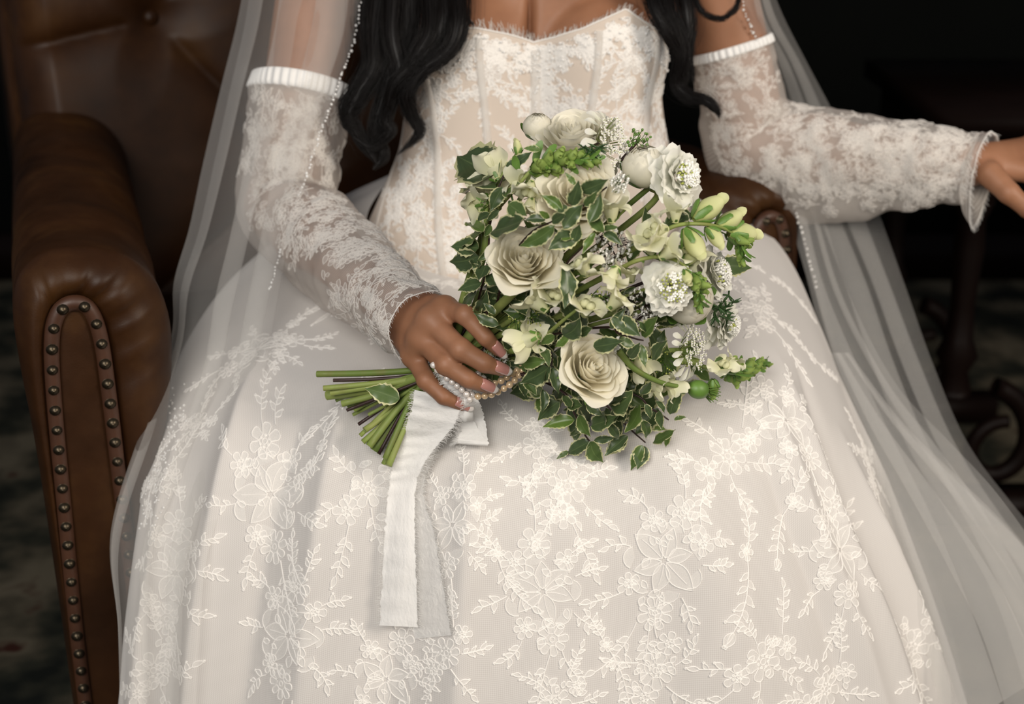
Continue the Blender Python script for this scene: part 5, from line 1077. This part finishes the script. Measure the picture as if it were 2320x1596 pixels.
spray('gypsophila', 1400, 790, 60, 50, 16, BR, .0020, 'few tiny white blossoms above the low cream rose', 3, -.004)
spray('green_spray', 1188, 728, 80, 70, 46, GR_, .0011, 'fine green bud spray beside the fingertips', 4, -.004, False)
spray('green_spray', 1362, 672, 80, 50, 30, GR_, .0011, 'fine green bud spray in the middle of the bouquet', 5, .0, False)
spray('green_spray', 1448, 315, 55, 50, 26, [M['green'], M['green']], .0020, 'little bright green sprig against the bodice', 6, .02, False)
spray('green_spray', 1635, 700, 55, 75, 12, [M['green_dark'], M['green']], .0024, 'spiky green bracts at the far edge of the bouquet', 7, .02, False, True)
spray('green_spray', 1340, 345, 45, 45, 8, [M['green_dark'], M['green']], .0026, 'needle-like green bracts under the top umbel', 8, -.004, False, True)
spray('green_spray', 1405, 415, 40, 50, 40, [M['blossom'], M['green']], .0016, 'unopened pale green umbel head', 9, -.012, True)
spray('green_spray', 1500, 830, 120, 90, 60, [M['anther'], M['green']], .0011, 'wispy green filler beside the low umbel', 10, .02, False)
pts = [AT(1400, 795, .0), AT(1440, 838, -.008), AT(1500, 868, -.010), AT(1566, 880, -.012)]; o0 = pts[0]; pp = bq('poppy_pod', o0); pp['label'] = 'smooth green poppy pod on a curved pale stem'
stem_obj(pp, o0, pts, [.0034, .0030, .0020], M['stem']); B = basis(pts[-1] - pts[-2], UPV)
V, F = lathe([(.0001, -.011), (.006, -.010), (.0095, -.004), (.0102, .002), (.0085, .008), (.004, .011), (.0001, .0112)], 18); place(raw('pod', V, F, M['green'], pp), pts[-1] + B[:, 2] * .009 - o0, B)
m = MB()
for k in range(26): a = k * 2.4; q = .006 * math.sqrt(k / 26); d = np.array([math.cos(a) * .55, math.sin(a) * .55, 1]); p = np.array([q * math.cos(a), q * math.sin(a), .009]); V, F = tube(np.array([p, p + nrm(d) * .006, p + nrm(d) * .012]), [.0006, .0007, .0004], 4); m.add(V, F)
tag(place(m.build('stamens', M['bud'], pp), pts[-1] + B[:, 2] * .012 - o0, B), None, None, None, 'stuff')
# --- every flower's stem runs down to the grip and out below the hand
ENDS = [(718, 848), (733, 880), (741, 896), (762, 908), (768, 900), (792, 922), (802, 930), (835, 940), (816, 988), (822, 1002), (836, 1012), (848, 1022), (868, 1052), (880, 1056), (755, 862), (786, 930), (812, 962), (846, 1000), (775, 915), (800, 940), (858, 1030), (826, 975), (750, 890), (872, 1040), (890, 1040), (900, 1010)]
DARK = {14, 15, 16, 20}
R.shuffle(STEMS)
for k, (p, d, r) in enumerate(STEMS):
    e = ENDS[k % len(ENDS)]; u = ((e[1] - 850) / 200.0); hy = -.050 + R.uniform(-.010, .014)
    g = W(1010 - 10 * u + R.uniform(-8, 8), 838 + 22 * (u - .4) + R.uniform(-10, 10), hy); g2 = W(948, 842 + 48 * u + R.uniform(-5, 5), hy - .006); hs = hit(SKIRT, *e); ye = min(-.03, hs[1] - .02) + R.uniform(-.022, .004)
    pts = [p, p + d * .025, (p + d * .03) * .45 + g * .55 + np.array([0, .012, 0]), g, g2] + ([W(e[0], e[1], ye)] if k < len(ENDS) else [])
    pts = np.array(pts); C = catmull(pts, np.linspace(0, len(pts) - 1, 44)); C[33:] += np.sin(np.linspace(0, 3.1, 11))[:, None] * np.array([0, 0, R.uniform(-.004, .005)]); dk = k in DARK; rr = (.0017 if dk else max(r, .0018) * R.choice((1.0, 1.2, 1.5, 1.75))); V, F = tube(C - BP, np.linspace(rr, rr * 1.12, 44), 10)
    raw('stem', V, F, [M['stem_dark' if dk else 'stem'], M['pulp']], BQ, True, None, [0] * (len(F) - 1) + [1])
lp = AT(905, 872, 0); add_leaf(BQ, BP, W(905, 905, -.075), W(838, 884, -.075), 4, nrm(CAM - W(870, 890, -.07)))
for a, b in ((900, 905, ), (850, 1020), (880, 1040)): add_leaf(BQ, BP, W(a + 20, b - 25, -.055), W(a - 15, b + 30, -.055))

# --- the torn silk ribbon: wrap, loop and two tails with frayed edges
RIB = bq('ribbon', BP); RIB['label'] = 'torn-edged white silk ribbon tied round the stems'
def ribt(name, opacity):
    t = NT(name); vec, u, v, w = t.attr('st'); n = t.noise(3.0, 4.0, .6, vec); sh = t.thin((.93, .92, .90), .75, .25, None, Specular_IOR_Level=.2, Sheen_Weight=.2); t.l(t.bump(n, .5, .004), sh.node.inputs[1].links[0].from_node.inputs['Normal'])
    return t.done(sh if opacity is None else t.sheer(sh, opacity))
M['ribbon'] = ribt('white silk', .93); M['ribbon_thin'] = ribt('sheer silk', .62); M['fray'] = cloth('silk threads', (.88, .865, .84), .2, .8)
def strip(name, L, Rr, mat, wave=.0015, nu=90, nv=18, fray=(1, 1), seed=0, end=True):
    n = len(L); t = np.linspace(0, n - 1, nu); A = catmull(np.array(L), t); B = catmull(np.array(Rr), t); f = np.linspace(0, 1, nv)[None, :, None]; G = A[:, None] * (1 - f) + B[:, None] * f; u = np.linspace(0, 1, nu)[:, None]
    nn = nrm(CAM - G); h = wave * (np.sin(u * 38 + 3 * f[..., 0]) * .4 + np.sin(f[..., 0] * 5 + u * 6) + .6 * np.sin(u * 90) * (1 - f[..., 0])); G = G + nn * h[..., None]
    jag = np.random.default_rng(seed).normal(0, .0006, (nu, 2)); G[:, 0] += nrm(A - B) * jag[:, :1]; G[:, -1] += nrm(B - A) * jag[:, 1:]
    st = np.stack([u * 6 + 0 * f[..., 0], f[..., 0] * 1.2 + 0 * u, 0 * h], -1); o = raw(name, (G - BP).reshape(-1, 3), gridF(nu, nv), mat, RIB, attrs={'st': st}); m = MB(); rg = random.Random(seed)
    for side, on in ((0, fray[0]), (-1, fray[1])):
        if not on: continue
        E = G[:, side]; out = nrm(G[:, 0] - G[:, -1]) * (1 if side == 0 else -1)
        for q in np.arange(0, nu - 1, .28):
            i = int(q); p = E[i] + (E[i + 1] - E[i]) * (q - i); d = nrm(out[i] + np.array([rg.uniform(-.5, .5), rg.uniform(-.5, .2), rg.uniform(-.8, .5)])); Lh = rg.uniform(.0015, .0065)
            c = np.array([p - out[i] * .001, p + d * Lh * .55, p + d * Lh + np.array([rg.uniform(-.0015, .0015), 0, rg.uniform(-.002, .001)])]); V, F = tube(c, [.00018, .00016, .0001], 3, False); m.add(V - BP, F)
    if m.V: tag(m.build('frayed_edge', M['fray'], o), None, None, None, 'stuff')
    return o
def RB_(px, py, o=-.012):
    h = hit(SKIRT, px, py); return W(px, py, h[1] + o)
strip('ribbon_tail', [W(940, 884, -.078), W(930, 935, -.082), RB_(908, 1000, -.03), RB_(889, 1055, -.02), RB_(880, 1110), RB_(871, 1210), RB_(866, 1310), RB_(860, 1418)],
      [W(1046, 905, -.086), W(1034, 955, -.090), RB_(1000, 1000, -.036), RB_(965, 1045, -.026), RB_(942, 1105, -.016), RB_(940, 1210, -.016), RB_(943, 1310, -.016), RB_(946, 1422, -.014)], M['ribbon'], .0016, fray=(1, 1), seed=1)
strip('ribbon_tail', [RB_(950, 1040, -.012), RB_(934, 1110, -.008), RB_(930, 1210, -.007), RB_(932, 1310, -.007), RB_(938, 1448, -.006)], [RB_(985, 1030, -.014), RB_(958, 1110, -.009), RB_(984, 1210, -.008), RB_(1000, 1310, -.008), RB_(1022, 1440, -.007)], M['ribbon_thin'], .0008, fray=(0, 1), seed=2)
strip('ribbon_loop', [W(1046, 884, -.080), W(1052, 915, -.094), RB_(1050, 955, -.034), RB_(1036, 1000, -.026), RB_(1030, 1002, -.012), W(1040, 960, -.070)], [W(1066, 884, -.080), W(1086, 912, -.086), RB_(1098, 950, -.03), RB_(1107, 1006, -.022), RB_(1100, 1002, -.010), W(1060, 930, -.070)], M['ribbon'], .0008, nu=70, fray=(1, 0), seed=3)
strip('ribbon_wrap', [W(990, 838, -.080), W(1005, 868, -.086), W(1030, 892, -.086), W(1056, 912, -.080)], [W(1012, 828, -.080), W(1040, 858, -.086), W(1066, 880, -.086), W(1085, 896, -.080)], M['ribbon'], .0010, nu=40, fray=(1, 1), seed=4)
strip('ribbon_wrap', [W(1096, 800, -.076), W(1122, 816, -.080), W(1142, 826, -.078)], [W(1098, 812, -.076), W(1120, 832, -.080), W(1150, 812, -.078)], M['ribbon'], .0012, nu=24, fray=(1, 1), seed=5)
V, F = lathe([(.0001, .010), (.008, .008), (.012, .001), (.009, -.007), (.0001, -.010)], 14); V = V * (1 + .15 * np.sin(V[:, :1] * 900)); m = MB().add(V + W(1050, 935, -.076) - BP, F); m.build('ribbon_knot', M['ribbon'], RIB)

# ------------------------------------------------------------------ pearls wound round the stems under the fingers
def pearlmat(name, col):
    t = NT(name); lw = t.noise(60, 2.0); return t.done(t.bsdf(t.mix(lw, col, tuple(min(1, c * 1.15) for c in col)), .22, Coat_Weight=.5, Sheen_Weight=.2, Metallic=.25))
M['pearl'] = pearlmat('white pearl', (.76, .70, .65)); M['pearl_gold'] = pearlmat('champagne pearl', (.66, .48, .29)); M['thread'] = plain('silk thread', (.6, .55, .45), .8)
n_ = 12; th = np.linspace(0, math.pi, n_); V, F = lathe(np.stack([np.maximum(np.sin(th), .001), np.cos(th)], 1), 16); PRL = raw('', V, F, M['pearl']); PRG = raw('', V, F, M['pearl_gold'])
PB = W(1070, 870, -.085); PS = empty('pearl_strand', PB); tag(PS, 'string of white and champagne pearls wound round the bouquet stems under the fingers', 'pearls')
for path, gold, y0, rp in (([(978, 822), (990, 838), (1006, 852), (1024, 866), (1042, 880), (1056, 893), (1064, 906)], 0, [-.094] * 7, .0034), ([(1062, 872), (1066, 886), (1072, 897), (1094, 898), (1118, 893), (1140, 882), (1160, 868), (1176, 850), (1186, 836)], 1, [-.084, -.086, -.086, -.084, -.082, -.080, -.076, -.070, -.062], .0037),
                          ([(1078, 842), (1092, 856), (1106, 866), (1124, 868), (1144, 858), (1164, 845), (1182, 832)], 1, [-.078, -.080, -.080, -.078, -.075, -.070, -.06], .0036)):
    C = catmull(np.array([W(x, y, yy) for (x, y), yy in zip(path, y0)]), np.linspace(0, len(path) - 1, 200)); L = np.concatenate([[0], np.cumsum(np.linalg.norm(np.diff(C, axis=0), axis=1))])
    V, F = tube(C[::4] - PB, .0006, 5); raw('thread', V, F, M['thread'], PS)
    for d in np.arange(rp, L[-1], rp * 1.95):
        p = np.array([np.interp(d, L, C[:, c]) for c in range(3)]); o = link('pearl', PRG if gold and d > .012 else PRL, PS); place(o, p - PB, basis((R.uniform(-1, 1), R.uniform(-1, 1), 1)), rp * R.uniform(.93, 1.07))
